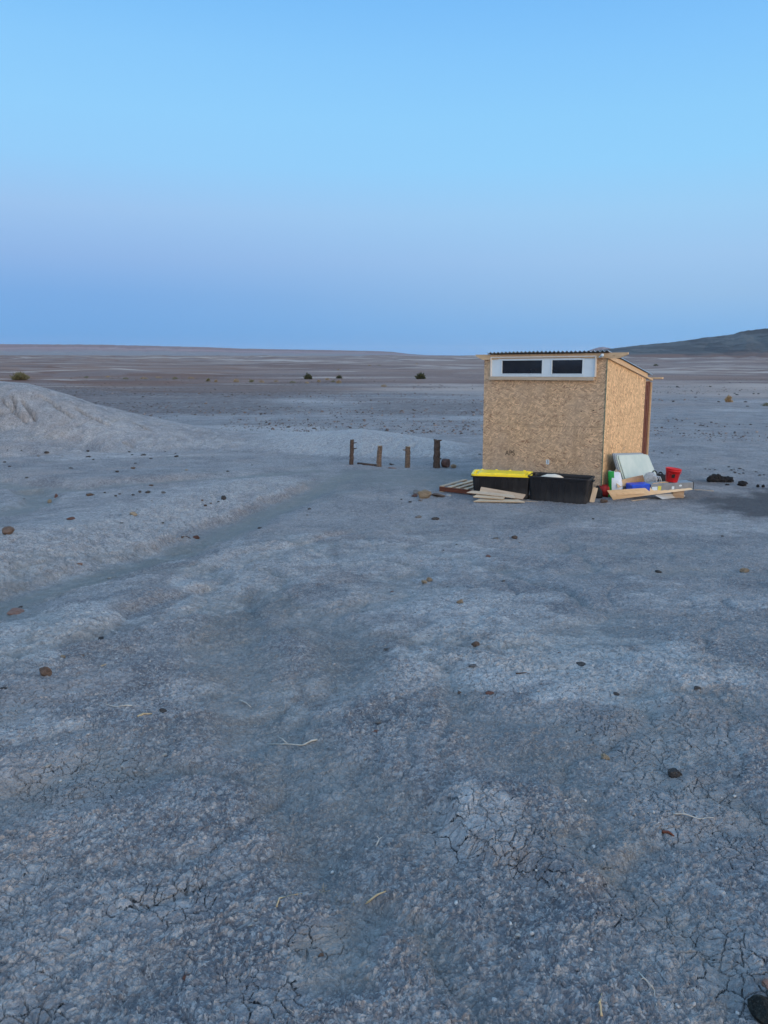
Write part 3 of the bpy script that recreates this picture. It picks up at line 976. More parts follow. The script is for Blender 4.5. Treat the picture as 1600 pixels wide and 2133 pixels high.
# boards under the sheet
bm = bmesh.new()
fx1 = on_front(1309, 738, -.02)[0]; fx0 = on_front(991.5, 741, -.02)[0]
fz1 = roofz(-.02) - .004; fz0 = fz1 - .092
add_prism(bm, [(fx0, fz1), (fx0 + .02, fz1 - .035), (-W - .02, fz0 - .012), (-W + .33, fz0 + .0), (-W + .33, fz1 - .004)], -.041, -.003, 'y')
add_prism(bm, [(-W + .335, fz0 + .006), (-.42, fz0 + .006), (-.42, fz1 - .004), (-W + .335, fz1 - .004)], -.030, -.003, 'y')
add_prism(bm, [(-.415, fz0 + .002), (fx1 - .14, fz0 - .002), (fx1, fz1 - .035), (fx1, fz1), (-.415, fz1)], -.041, -.003, 'y')
part('fascia_board', bm, M['pine'])
tr = [on_right(*p, .03) for p in ((1266.5, 746), (1359.5, 793.3), (1359.5, 788.5), (1349.5, 785), (1279, 744.8))]
bm = bmesh.new(); add_prism(bm, tr, .002, .038, 'x')
part('rafter', bm, M['pine'])
bd = [on_right(*p, .02) for p in ((1281, 745.3), (1349.2, 785.0), (1349.2, 775.8), (1296, 745.0))]
bd = [(y_, min(z_, roofz(y_) - .002)) for y_, z_ in bd]
bm = bmesh.new(); add_prism(bm, bd, -.012, .022, 'x')
part('rafter', bm, M['pine'])
py, pz = on_right(1350, 784.5, .0)
px1 = .20
bm = bmesh.new()
add_box(bm, ((px1 - W - .1) / 2, Ld + .02, roofz(Ld) - .03), (px1 + W + .1, .10, .036), bev=.003)
part('purlin', bm, M['pine'])
bm = bmesh.new()
add_box(bm, (-W / 2, L * .5, roofz(L * .5) - .03), (W, .08, .036))
part('purlin', bm, M['pine'])
bm = bmesh.new()
add_box(bm, ((x0 + .05) / 2, -.062, fz1 + .008), (.05 - x0 - .01, .045, .013))  # black strip added to stand for the shade under the corrugation
part('roof_shade_strip', bm, M['dark_rubber'], label='dark strip added as shade under the front edge of the roof sheet')
# door leaf behind the side wall, with its post
yd0, yd1 = L + .004, Ld - .034
zd1 = on_right(1350, 794.5, -.03)[1]
door_bm = bmesh.new()
add_box(door_bm, (-.045, (yd0 + yd1) / 2, (.14 + zd1) / 2), (.035, yd1 - yd0, zd1 - .14))
wd = yd1 - yd0
for zz0, zz1 in ((.26, .80), (.90, 1.30), (1.40, zd1 - .35), (zd1 - .28, zd1 - .08)):
    if zz1 - zz0 < .06: continue
    for k in (0, 1):
        c = yd0 + wd * (.27 + .46 * k)
        add_box(door_bm, (-.024, c, (zz0 + zz1) / 2), (.012, wd * .34, zz1 - zz0), bev=.005)
door = part('door', door_bm, M['red_wood'])
bm = bmesh.new()
add_box(bm, (-.018, Ld - .02, (zb + ztop(Ld) + .02) / 2), (.038, .022, ztop(Ld) - .02 - zb), bev=.002)
part('door_post', bm, M['pine'])
bm = bmesh.new()
add_box(bm, (-.03, (yd0 + yd1) / 2, zd1 + .010), (.03, yd1 - yd0 + .01, .016))
part('door_head', bm, M['pine_grey'])

# window
wx0, wz1 = on_front(1022.8, 742.2, -.03); wx1, wz0 = on_front(1241.3, 784.5, -.03)
wz1b = on_front(1241.3, 742.4, -.03)[1]; wz0 = (wz0 + on_front(1022.8, 785, -.03)[1]) / 2
wz1 = (wz1 + wz1b) / 2
win = obj('window', bm_mesh('window', (lambda b: (add_box(b, ((wx0 + wx1) / 2, -.004, (wz0 + wz1) / 2), (wx1 - wx0 - .02, .006, wz1 - wz0 - .02)), b)[1])(bmesh.new())), M['black'])
win.parent = hut
ax0, az1 = on_front(1046.6, 751.2, -.02); ax1, az0 = on_front(1129, 778.3, -.02)
bx0, bz1 = on_front(1150.7, 750.3, -.02); bx1, bz0 = on_front(1213, 778.3, -.02)
az0 = bz0 = (az0 + bz0) / 2; az1 = bz1 = (az1 + bz1) / 2
fw = .022
bm = bmesh.new()   # white panel pieces round the two openings
yc, th = -.017, .018
def pan(x0_, x1_, z0_, z1_): add_box(bm, ((x0_ + x1_) / 2, yc, (z0_ + z1_) / 2), (x1_ - x0_, th, z1_ - z0_))
g = .0015
pan(wx0 + fw, ax0, wz0 + g, wz1 - fw); pan(ax1, bx0, wz0 + g, wz1 - fw); pan(bx1, wx1 - fw, wz0 + g, wz1 - fw)
for q0, q1 in ((ax0, ax1), (bx0, bx1)):
    pan(q0 + g, q1 - g, wz0 + g, az0); pan(q0 + g, q1 - g, az1, wz1 - fw)
wp_ = part('panel', bm, M['white'], win, 'white painted panel between the window panes')
bm = bmesh.new()   # raised stops round each opening
for q0, q1 in ((ax0, ax1), (bx0, bx1)):
    s_ = .018
    add_box(bm, (q0 - s_ / 2, -.031, (az0 + az1) / 2), (s_, .010, az1 - az0 + 2 * s_), bev=.002)
    add_box(bm, (q1 + s_ / 2, -.031, (az0 + az1) / 2), (s_, .010, az1 - az0 + 2 * s_), bev=.002)
    add_box(bm, ((q0 + q1) / 2, -.030, az0 - s_ / 2), (q1 - q0 - .001, .008, s_), bev=.002)
    add_box(bm, ((q0 + q1) / 2, -.030, az1 + s_ / 2), (q1 - q0 - .001, .008, s_), bev=.002)
part('pane_stop', bm, M['white'], win)
for q0, q1 in ((ax0, ax1), (bx0, bx1)):
    bm = bmesh.new(); add_box(bm, ((q0 + q1) / 2, -.010, (az0 + az1) / 2), (q1 - q0 - .002, .005, az1 - az0 - .002))
    part('pane', bm, M['glass'], win)
bm = bmesh.new()
add_box(bm, (wx0 + fw / 2, -.028, (wz0 + wz1) / 2), (fw, .05, wz1 - wz0), bev=.002)
add_box(bm, (wx1 - fw / 2, -.028, (wz0 + wz1) / 2), (fw, .05, wz1 - wz0), bev=.002)
add_box(bm, ((wx0 + wx1) / 2, -.029, wz1 - fw / 2 + .001), (wx1 - wx0 - 2 * fw - .001, .052, fw), bev=.002)
M['frame_w'] = m_simple('pale_frame_wood', (.62, .58, .53), .6, .3, .08, 12)
part('frame', bm, M['frame_w'], win)
bm = bmesh.new()
sx0 = on_front(1019.3, 788, -.045)[0]; sx1 = on_front(1237.5, 788, -.045)[0]
sz0 = on_front(1130, 792, -.045)[1]
add_box(bm, ((sx0 + sx1) / 2, -.033, (sz0 + wz0 - .002) / 2), (sx1 - sx0, .062, wz0 - .002 - sz0), bev=.003)
part('sill', bm, M['pine_grey'], win)
# small white lamp under the roof corner
lx, lz = on_front(1254.5, 739.5, -.08)
bm = bmesh.new()
add_box(bm, (lx, -.060, lz), (.045, .036, .05), bev=.006)
rg = add_tube(bm, [(lx + .008, -.078, lz - .002), (lx + .010, -.105, lz - .010), (lx + .011, -.112, lz - .012)], [.016, .030, .030], 12)
add_tube(bm, [(lx - .03, -.06, lz - .02), (lx - .045, -.085, lz - .04)], [.012, .018], 10)
part('lamp', bm, M['white'], hut, 'small white unlit lamp under the roof corner', True)


def text_mesh(body, size, name):
    cu = bpy.data.curves.new(name, 'FONT'); cu.body = body; cu.size = size; cu.align_x = 'CENTER'; cu.align_y = 'CENTER'; cu.extrude = .0004
    tmp = bpy.data.objects.new(name, cu); COL.objects.link(tmp)
    dg = bpy.context.evaluated_depsgraph_get()
    me = bpy.data.meshes.new_from_object(tmp.evaluated_get(dg))
    bpy.data.objects.remove(tmp); bpy.data.curves.remove(cu)
    me.name = name
    return me


RX = Matrix.Rotation(R(90), 4, 'X')
sx, sz = on_front(1062.5, 944)
st = obj('stamp', text_mesh('APS', .13, 'stamp'), M['ink'], hut); st.matrix_local = Matrix.Translation((sx, -.0006, sz)) @ Matrix.Rotation(R(-1), 4, 'Y') @ RX
for (u_, v_, w_, h_) in ((1127.5, 941.5, .016, .014), (1128, 946, .022, .034), (1127.8, 953, .012, .016), (1157.5, 945.5, .024, .02), (1079.5, 951, .014, .024), (1077, 958, .016, .012),
                         (1187, 811.5, .02, .02), (1052.5, 936.5, .03, .012), (1070, 938, .05, .008), (1090, 960, .07, .01), (1236, 855, .03, .02), (1182, 927, .05, .008), (1211, 857, .03, .025)):
    a_, b_ = on_front(u_, v_)
    n_ = 7; bm = bmesh.new()
    add_prism(bm, [(a_ + w_ / 2 * math.cos(2 * math.pi * k / n_) * random.uniform(.6, 1.1), b_ + h_ / 2 * math.sin(2 * math.pi * k / n_) * random.uniform(.6, 1.1)) for k in range(n_)], -.0008, .001, 'y')
    part('knot', bm, M['ink'])
lx_, lz_ = on_front(1140.8, 962.3)
bm = bmesh.new(); add_box(bm, (lx_, -.0012, lz_), (.062, .002, .085), bev=.0006)
lab = part('sticker', bm, M['white'], hut, 'small white numbered sticker low on the front wall')
d3 = obj('numeral', text_mesh('3', .085, 'numeral'), M['ink'], lab); d3.matrix_local = Matrix.Translation((lx_, -.0028, lz_)) @ RX
a_, b_ = on_right(1300, 934)
s2 = obj('stamp', text_mesh('APS', .07, 'stamp'), m_simple('faint_grey_ink', (.30, .26, .22), .85, .1, .2, 60), hut)
s2.matrix_local = Matrix.Translation((.0007, a_, b_)) @ Matrix.Rotation(R(90), 4, 'Z') @ RX


# ------------------------------------------------------------------ things round the hut
def Pz(u, v, z):
    d = ray(u, v); t = (z - EYE.z) / d.z
    return EYE + d * t


def rrect(w, d, r, n=4):
    P = []
    for cx_, cy_, a0 in ((w / 2 - r, d / 2 - r, 0), (-w / 2 + r, d / 2 - r, 90), (-w / 2 + r, -d / 2 + r, 180), (w / 2 - r, -d / 2 + r, 270)):
        for k in range(n + 1):
            a = R(a0 + 90 * k / n)
            P.append((cx_ + r * math.cos(a), cy_ + r * math.sin(a)))
    return P


def loft(bm, rings, cap0=True, cap1=True, smooth=False):
    vs = [[bm.verts.new(p) for p in rg] for rg in rings]
    for a, b in zip(vs[:-1], vs[1:]):
        n = len(a)
        for k in range(n):
            f = bm.faces.new((a[k], a[(k + 1) % n], b[(k + 1) % n], b[k])); f.smooth = smooth
    if cap0: bm.faces.new(vs[0])
    if cap1: bm.faces.new(vs[-1])
    return vs


def ring(w, d, r, z): return [(x, y, z) for x, y in rrect(w, d, r)]


def tote_frame(FL, FR, BR, BL, z):
    c = (FL + FR + BR + BL) / 4
    xd = ((FR - FL) + (BR - BL)); xd.z = 0; w = xd.length / 2; xd.normalize()
    yd = Vector((-xd.y, xd.x, 0))
    dd = abs(((BL - FL) + (BR - FR)).dot(yd)) / 2
    return c, xd, yd, w, dd


def tote(name, label, corners, zt, lidded):
    c, xd, yd, w, d = tote_frame(*[Pz(u, v, zt) for u, v in corners], zt)
    w *= 1.10; d *= 1.06
    zg = min(H(c.x - yd.x * d / 2, c.y - yd.y * d / 2), H(c.x, c.y)) - .005
    h = zt - zg
    e = empty(name, None, label, 'storage tote', mat=frame((c.x, c.y, zg), xd, (0, 0, 1)))
    b = bmesh.new()
    wt, dt = w - .03, d - .03
    wb, db = wt * .93, dt * .88
    rr = .05
    hh = h - (.022 if lidded else 0)
    loft(b, [ring(wb - .02, db - .02, rr, 0), ring(wb, db, rr, .015), ring(wb + (wt - wb) * .88, db + (dt - db) * .88, rr, hh * .88), ring(wt - .012, dt - .012, rr, hh * .882), ring(wt - .006, dt - .006, rr, hh - .03),
             ring(wt + .03, dt + .03, rr + .01, hh - .028), ring(wt + .03, dt + .03, rr + .01, hh - .004), ring(wt + .02, dt + .02, rr + .01, hh), ring(wt - .016, dt - .016, rr, hh),
             ring(wt - .03, dt - .03, rr, hh - .03), ring(wb - .03, db - .03, rr, .02)], True, True)
    # ribs on the long sides and ends
    for k in range(9):
        x = (k - 4) * wb / 10
        for sy in (-1, 1):
            t0 = .03; y0 = (db + (dt - db) * t0 / hh) / 2; y1 = (db + (dt - db) * .86) / 2
            add_prism(b, [(sy * (y0 - .002), t0), (sy * (y0 + .007), t0 + .01), (sy * (y1 + .007), hh * .84), (sy * (y1 - .002), hh * .86)], x * 1.08 - .012, x * 1.08 + .012, 'x')
    for k in range(4):
        y = (k - 1.5) * db / 4.6
        for sx in (-1, 1):
            a0 = wb / 2; a1 = (wb + (wt - wb) * .86) / 2
            add_prism(b, [(sx * (a0 - .002), .03), (sx * (a0 + .006), .04), (sx * (a1 + .006), hh * .84), (sx * (a1 - .002), hh * .86)], y - .012, y + .012, 'y')
    body = part('body', b, M['black'], e)
    for sx in (-1, 1):
        b = bmesh.new()
        add_box(b, (sx * (wt / 2 + .028), 0, hh - .055), (.035, .16, .018), bev=.004)
        part('handle', b, M['black'], e)
    if lidded:
        b = bmesh.new()
        W2, D2 = w + .012, d + .012
        loft(b, [ring(W2 - .008, D2 - .008, .065, h - .036), ring(W2, D2, .065, h - .034), ring(W2, D2, .065, h - .004), ring(W2 - .012, D2 - .012, .062, h),
                 ring(W2 - .09, D2 - .09, .05, h), ring(W2 - .11, D2 - .11, .045, h - .016), ring(W2 - .24, D2 - .20, .04, h - .016), ring(W2 - .26, D2 - .22, .04, h + .010), ring(W2 - .30, D2 - .26, .035, h + .012)], True, True)
        lid = part('lid', b, M['yellow'], e, 'bright yellow snap-on lid')
        for (lx2, ly2, sx2, sy2) in [(k * W2 * .21, D2 / 2 - .055, .055, .05) for k in (-1.7, -.55, .55, 1.7)] + [(k * W2 * .21, -D2 / 2 + .055, .055, .05) for k in (-1.7, -.55, .55, 1.7)] + [(sx * (W2 / 2 - .06), yy, .05, .045) for sx in (-1, 1) for yy in (-.1, .1)]:
            b = bmesh.new(); add_box(b, (lx2, ly2, h - .002), (sx2, sy2, .040), bev=.012)
            part('latch_bump', b, M['yellow'], lid)
    return e, w, d, h


tote('storage_tote', 'black storage tote with bright yellow lid in front of the shed', ((979.4, 986), (1091.9, 990.8), (1113.9, 981.4), (1001.9, 978.6)), .435, True)
e2, w2, d2, h2 = tote('storage_tote', 'open black storage tote without a lid in front of the shed', ((1101.5, 990.6), (1219, 998.7), (1238.8, 990.7), (1120.7, 983.3)), .44, False)
# papers in the open tote
b = bmesh.new()
Mi = e2.matrix_world.inverted()
cpos = Mi @ Pz(1143, 991.5, .41)
pts = [(-.19, -.11), (.19, -.10), (.22, .03), (.1, .14), (-.16, .09)]
prev = None
rings_ = []
for k, (zz, s_) in enumerate(((-.20, 1.0), (-.08, 1.05), (-.01, .95), (.028, .55), (.042, .12))):
    rings_.append([(cpos.x + .02 * k + x * s_ + random.uniform(-.012, .012), cpos.y + y * s_ + random.uniform(-.01, .01), cpos.z + zz + random.uniform(-.006, .006)) for x, y in pts])
loft(b, rings_)
M['paper'] = m_simple('pale_cream_sacking', (.66, .60, .50), .8, .2, .1, 18, bump=.3)
pp = obj('sack', bm_mesh('sack', b, True), M['paper'], M=e2.matrix_world.copy())
tag(pp, 'crumpled pale cream sack lying inside the open black tote', 'sack')


def board(name, label, p0, p1, wdir, width, thick, mat, cat='board', group=None, bow=0.0, ends=(0, 0), kids=None):
    """plank from p0 to p1 (centres of its two ends); wdir = direction of its width"""
    p0, p1 = Vector(p0), Vector(p1)
    x = (p1 - p0); Ln = x.length; x.normalize()
    n = x.cross(Vector(wdir)).normalized()
    if n.z < 0: n = -n
    Mx = frame((p0 + p1) / 2, x, n)
    b = bmesh.new()
    ns = 8
    rows = []
    for k in range(ns + 1):
        s = k / ns - .5
        zz = bow * (1 - 4 * s * s)
        row = []
        for yy, tt in ((-.5, -.5), (.5, -.5), (.5, .5), (-.5, .5)):
            xx = s * Ln + (ends[0] * yy * width if k == 0 else 0) + (ends[1] * yy * width if k == ns else 0)
            row.append((xx, yy * width, zz + tt * thick))
        rows.append(row)
    loft(b, rows)
    bmesh.ops.bevel(b, geom=[e_ for e_ in b.edges if e_.calc_face_angle(0) > .6], offset=min(thick * .12, .003), segments=1, affect='EDGES')
    o_ = obj(name, bm_mesh(name, b), mat, M=Mx)
    return tag(o_, label, cat, group)


def gz(u, v, dz=0.0):
    p = G(u, v).copy(); p.z += dz
    return p


# slats in front of the yellow-lidded tote
def slat(label, a, b_, za, zb_, width, thick, mat, **k):
    A = at_depth(a[0], a[1], za); Bp = at_depth(b_[0], b_[1], zb_)
    d = (Bp - A); d.z = 0; wd_ = Vector((-d.y, d.x, k.pop('tilt', 0) * d.length))
    return board('loose_board', label, A, Bp, wd_, width, thick, mat, 'slat', **k)


slat('weathered slat leaning highest against the yellow-lidded tote, reddish at its right end', (1000.5, 1020), (1092, 1035.5), 13.43, 13.22, .12, .018, M['pallet'], tilt=.9, ends=(0, .3))
slat('long thin grey slat with a rounded right end, second from the tote', (977.5, 1024.3), (1072, 1035), 13.36, 13.16, .09, .010, M['pine_grey'], ends=(.9, -.5), bow=.006, tilt=.35)
slat('short pale slat lying on the ground, third from the yellow-lidded tote', (989, 1033), (1050, 1038), 13.26, 13.14, .10, .018, M['slat'], ends=(.5, .2), tilt=.25)
slat('palest slat lying nearest the camera with slanted ends', (993, 1042.5), (1086, 1043.5), 13.15, 13.08, .12, .018, M['slat'], ends=(.9, -.9), tilt=.15)
board('wooden_stick', 'thin straight stick on the ground between the two totes', gz(1088, 1044, .006), gz(1121, 1046.2, .006), (0, 1, 0), .018, .012, M['pine_grey'], 'stick')

# pallet
pc = Pz(915, 1011, .125)
pd1 = Vector((.83, -.56, 0)).normalized(); pd2 = Vector((.56, .83, 0))
pg = H(pc.x + .5, pc.y)
pal = empty('pallet', None, 'low weathered wooden pallet half hidden behind the yellow-lidded tote', 'pallet', mat=frame((pc.x, pc.y, pg), pd1, (0, 0, 1)))
pw, pdp = .78, .95
for k in range(3):
    b = bmesh.new(); add_box(b, (pw / 2, .022 + k * (pdp - .044) / 2, .060), (pw, .040, .082), bev=.003)
    part('stringer', b, M['red_wood'] if k == 0 else M['pallet'], pal)
for k in range(5):
    b = bmesh.new(); xx = .045 + k * (pw - .09) / 4
    add_box(b, (xx, pdp / 2, .111), (.085, pdp, .016), bev=.003)
    part('deck_slat', b, M['slat'] if k % 2 else M['pallet'], pal)
for k in (0, 2):
    b = bmesh.new(); add_box(b, (.045 + k * (pw - .09) / 2, pdp / 2, .010), (.085, pdp, .014), bev=.003)
    part('base_slat', b, M['pallet'], pal)

# leaning board by the open tote
A = gz(1232.5, 1046.8, .0); Bq = at_dist(1240.5, 1016, math.hypot(A.x, A.y) + .12)
board('short_board', 'short pale board leaning upright beside the open black tote', A, Bq, (1, 0, 0), .085, .02, M['slat'], 'board', ends=(.05, -.05))


# sack of soil
def cloth_loft(name, label, cat, base, xd, rows, mat, n=28, parent=None, crumple=.02, seed=1, mats=None, split=None):
    """rows: (z, half width, half depth, lean x)"""
    e_ = frame(base, xd, (0, 0, 1))
    b = bmesh.new(); rings_ = []
    for z, hw, hd, lx2 in rows:
        rg_ = []
        for k in range(n):
            a = 2 * math.pi * k / n
            c_, s_ = math.cos(a), math.sin(a)
            px_ = math.copysign(abs(c_) ** .6, c_) * hw; py_ = math.copysign(abs(s_) ** .7, s_) * hd
            q = mnoise.noise(Vector((px_ * 9 + seed, py_ * 9, z * 9))) * crumple
            rg_.append((px_ + lx2 + q, py_ + q, z + mnoise.noise(Vector((a * 2, seed, z * 8))) * crumple * (1 if z > .02 else 0)))
        rings_.append(rg_)
    loft(b, rings_, True, True, True)
    me = bm_mesh(name, b, True)
    o_ = obj(name, me, mats or mat, M=e_)
    if split:
        for p in me.polygons:
            c_ = p.center
            p.material_index = 1 if split(c_) else 0
    return tag(o_, label, cat)


wall_pt = lambda t, n_: SM @ Vector((n_, t, 0))
sb = wall_pt(.10, .20); sb.z = H(sb.x, sb.y)
sack = cloth_loft('soil_sack', 'upright white sack with a green side band against the corner of the shed', 'sack', sb, (.93, -.36, 0),
                  [(0, .115, .085, .02), (.05, .13, .10, .02), (.15, .135, .105, .02), (.25, .128, .095, .015), (.36, .115, .075, .0), (.43, .108, .045, -.015), (.47, .106, .025, -.02), (.475, .1, .012, -.02)],
                  None, mats=[M['sack'], M['green']], split=lambda c_: c_.x < -.022 + .05 * (.3 - c_.z), crumple=.014)
b = bmesh.new()
for k in range(8):
    add_box(b, (random.uniform(-.05, .08), random.uniform(-.01, .015), .475 + random.uniform(-.012, .018)), (.035, .03, .028), Matrix.Rotation(random.uniform(-.6, .6), 3, 'Y'), .006)
part('crumpled_top', b, M['pallet'], sack)
ink_bm = bmesh.new()
for k, (zz, x0_, x1_) in enumerate(((.372, -.01, .085), (.33, .0, .06), (.30, .0, .07), (.285, .0, .05))):
    pass
# red bucket lying by the corner, stone, dark sheet
rb = G(1259, 1037); rb.z -= .005
e3 = empty('broken_bucket', None, 'dull red broken bucket lying on its side at the shed corner', 'bucket', mat=frame((rb.x + .03, rb.y + .14, rb.z + .115), (.94, -.34, .05), (0, 0, 1)))
b = bmesh.new()
ringc = lambda x, r: [(x, r * math.cos(2 * math.pi * k / 20), r * math.sin(2 * math.pi * k / 20)) for k in range(20)]
loft(b, [ringc(-.09, .105), ringc(.10, .12), ringc(.10, .112), ringc(-.08, .098)], True, True, True)
part('shell', b, M['red_dull'], e3)
b = bmesh.new(); loft(b, [ringc(.06, .122), ringc(.06, .128), ringc(.075, .128), ringc(.075, .122)], False, False, True)
part('rim', b, M['red_dull'], e3)
dk = G(1246, 1040)
cloth_loft('plastic_bag', 'crumpled dark grey plastic bag between the short board and the red bucket', 'bag', Vector((dk.x + .02, dk.y + .09, dk.z)), (1, -.3, 0),
           [(0, .06, .05, 0), (.05, .07, .055, 0), (.13, .055, .045, .0), (.19, .035, .03, -.01), (.22, .01, .01, -.015)], M['dark_rubber'], crumple=.03, seed=5)

# stack of glass panels against the side wall
def wallP(t, n_, z): return SM @ Vector((n_, t, z))


def panel(k, mat, label, dt, t0, t1, zt0, zt1):
    """leaning sheet; k = order from the wall"""
    off = .13 + .021 * k
    c00 = wallP(t0 + .05 + dt, off + .17, .16); c10 = wallP(t1 + .16 + dt, off + .17, .17)
    c11 = wallP(t1 + dt, off, zt1); c01 = wallP(t0 + dt, off, zt0)
    x = ((c10 - c00) + (c11 - c01)).normalized(); upq = ((c01 - c00) + (c11 - c10)).normalized()
    nrm = x.cross(upq).normalized(); yq = nrm.cross(x)
    o_ = (c00 + c10 + c11 + c01) / 4
    Mx = Matrix(((x.x, yq.x, nrm.x, o_.x), (x.y, yq.y, nrm.y, o_.y), (x.z, yq.z, nrm.z, o_.z), (0, 0, 0, 1)))
    Mi_ = Mx.inverted()
    q = [(Mi_ @ c) for c in (c00, c10, c11, c01)]
    P = []
    r_ = .055
    for i in range(4):
        p = Vector(q[i].xy); a = (Vector(q[i - 1].xy) - p).normalized(); b2 = (Vector(q[(i + 1) % 4].xy) - p).normalized()
        for s in (0, .25, .5, .75, 1):
            w_ = p + a * r_ * (1 - s) ** 2 + b2 * r_ * s ** 2
            P.append((w_.x, w_.y))
    b = bmesh.new()
    add_prism(b, P, -.006, .006, 'z')
    sh = obj('glass_panel', bm_mesh('glass_panel', b), mat, M=Mx)
    tag(sh, label, 'panel')
    b = bmesh.new()   # dark rubber edge
    n_ = len(P)
    c_ = Vector((0, 0))
    outer = [b.verts.new((p[0] * 1.006, p[1] * 1.012, z)) for z in (-.009, -.0068) for p in P]
    for i in range(n_):
        b.faces.new((outer[i], outer[(i + 1) % n_], outer[n_ + (i + 1) % n_], outer[n_ + i]))
    b.faces.new(outer[:n_]); b.faces.new(outer[n_:][::-1])
    me_ = bm_mesh('backing', b)
    obj('backing', me_, M['panel_edge'], sh)
    return sh


panel(0, M['panel_grey'], 'rearmost grey panel of the stack leaning on the side wall', -.02, .16, 1.64, .785, .655)
panel(1, M['panel_grey'], 'grey panel second from the wall in the leaning stack', -.005, .17, 1.68, .765, .64)
panel(2, M['panel'], 'pale panel just behind the front one of the leaning stack', .02, .20, 1.75, .745, .612)
panel(3, M['panel'], 'front pale green glass panel with rounded corners leaning on the stack', .035, .235, 1.79, .735, .60)
# timber the panels stand on
for t_, lb in ((.55, 'grey timber block under the left end of the leaning panels'), (1.62, 'grey timber block under the right end of the leaning panels')):
    p = wallP(t_, .36, 0); zg = H(p.x, p.y)
    board('timber_block', lb, Vector((p.x, p.y, zg + .075)) - (SM.to_3x3() @ Vector((.22, 0, 0))), Vector((p.x, p.y, zg + .075)) + (SM.to_3x3() @ Vector((.16, 0, 0))), SM.to_3x3() @ Vector((0, 1, 0)), .09, .15, M['pine_grey'], 'timber')

# plywood sheet, bowed, propped on its far edge
def quad_sheet(name, label, cat, c, thick, mat, bow=0.0, n=14, M0=None):
    """c: four world corners in order; a sheet with thickness, bowed upwards along its length"""
    c = [Vector(p) for p in c]
    o_ = sum(c, Vector()) / 4
    x = ((c[1] - c[0]) + (c[2] - c[3])).normalized(); y = ((c[3] - c[0]) + (c[2] - c[1])).normalized()
    nz = x.cross(y).normalized()
    if nz.z < 0: nz = -nz
    Mx = frame(o_, x, nz); Mi_ = Mx.inverted()
    q = [Mi_ @ p for p in c]
    b = bmesh.new(); rows = []
    for k in range(n + 1):
        s = k / n
        a = q[0].lerp(q[1], s); d = q[3].lerp(q[2], s)
        z = bow * (1 - (2 * s - 1) ** 2)
        rows.append([(a.x, a.y, a.z + z - thick / 2), (d.x, d.y, d.z + z - thick / 2), (d.x, d.y, d.z + z + thick / 2), (a.x, a.y, a.z + z + thick / 2)])
    loft(b, rows)
    return tag(obj(name, bm_mesh(name, b), mat, M=Mx), label, cat)


n0 = gz(1277, 1042.6, .012)
quad_sheet('plywood_sheet', 'long pale plywood sheet lying tilted under the blue and grey carton', 'plywood', [n0, Pz(1443, 1019.8, .175), Pz(1432, 1011, .235), Pz(1264.5, 1021.5, .20)], .014, M['ply'], bow=-.012)
ramp_top = lambda f_, g_: (n0.lerp(Pz(1443, 1019.8, .175), f_)).lerp(Pz(1264.5, 1021.5, .20).lerp(Pz(1432, 1011, .235), f_), g_)
pp1 = ramp_top(.07, .42); pp2 = ramp_top(.40, .22)
board('thin_strip', 'thin tan wood strip lying on the plywood sheet left of the carton', pp1 + Vector((0, 0, .012)), pp2 + Vector((0, 0, .012)), (pp2 - pp1).cross(Vector((0, 0, 1))), .05, .012, M['pine'], 'strip')
# props under the sheet
q = at_depth(1412, 1024, 13.62); zg = H(q.x, q.y)
board('timber_block', 'brown timber block under the right end of the plywood, behind the flat sheet', Vector((q.x - .10, q.y, zg + .09)), Vector((q.x + .10, q.y + .01, zg + .09)), (0, 1, 0), .09, .18, M['pallet'], 'timber')
# cardboard leaning on the panels
k0 = Pz(1286.5, 1015.5, .205); k1 = Pz(1343, 1004, .245)
quad_sheet('cardboard_sheet', 'tan cardboard sheet leaning on the front glass panel', 'cardboard',
           [k0, k1, k1 + (Pz(1339, 989.5, .41) - k1), k0 + (at_depth(1282.5, 1003, k0.y + .1) - k0)], .012, M['card'], bow=.01)

# long carton with blue end
ca = ramp_top(.33, .30); cb = ramp_top(.985, .42)
ca = ca + Vector((0, 0, .016)); cb = cb + Vector((0, 0, .016))
ca = at_depth(1316, 1026, ca.y); cb = at_depth(1444.5, 1018.8, cb.y)
cx = (cb - ca).normalized(); clen = (cb - ca).length
cart = empty('long_carton', None, 'long flat grey carton with a blue left end lying on the plywood', 'carton', mat=frame(ca, cx, (0, 0, 1)))
ch, cdp = .128, .24
fb = .30
b = bmesh.new(); add_box(b, (clen * fb / 2 - .004, cdp / 2, ch / 2 + .002), (clen * fb, cdp + .012, ch + .012), bev=.012)
part('blue_end', b, M['blue'], cart, 'blue wrapped end of the carton')
b = bmesh.new(); add_box(b, (clen * (1 + fb) / 2, cdp / 2, ch / 2), (clen * (1 - fb) - .012, cdp, ch), bev=.004)
part('sleeve', b, M['grey_box'], cart)
b = bmesh.new(); add_box(b, (clen - .001, cdp / 2, ch / 2), (.010, cdp + .008, ch + .008), bev=.003)
part('end_cap', b, M['dark_rubber'], cart)
b = bmesh.new(); add_box(b, (clen * (fb + .02) + .055, -.0012, ch * .38), (.10, .002, ch * .5)); part('label', b, M['white'], cart, 'white printed label')
b = bmesh.new(); add_box(b, (clen * (fb + .02) + .145, -.0012, ch * .42), (.062, .002, ch * .55)); part('label', b, M['label_y'], cart, 'square yellow label')
b = bmesh.new(); add_box(b, (clen * .665, -.0012, ch * .34), (.045, .002, ch * .42)); part('label', b, M['white'], cart)
b = bmesh.new(); add_prism(b, [(clen * .785 + .028 * math.cos(k * math.pi / 8), ch * .6 + .017 * math.sin(k * math.pi / 8)) for k in range(16)], -.002, -.0005, 'y'); part('emblem', b, M['white'], cart, 'small oval printed emblem')
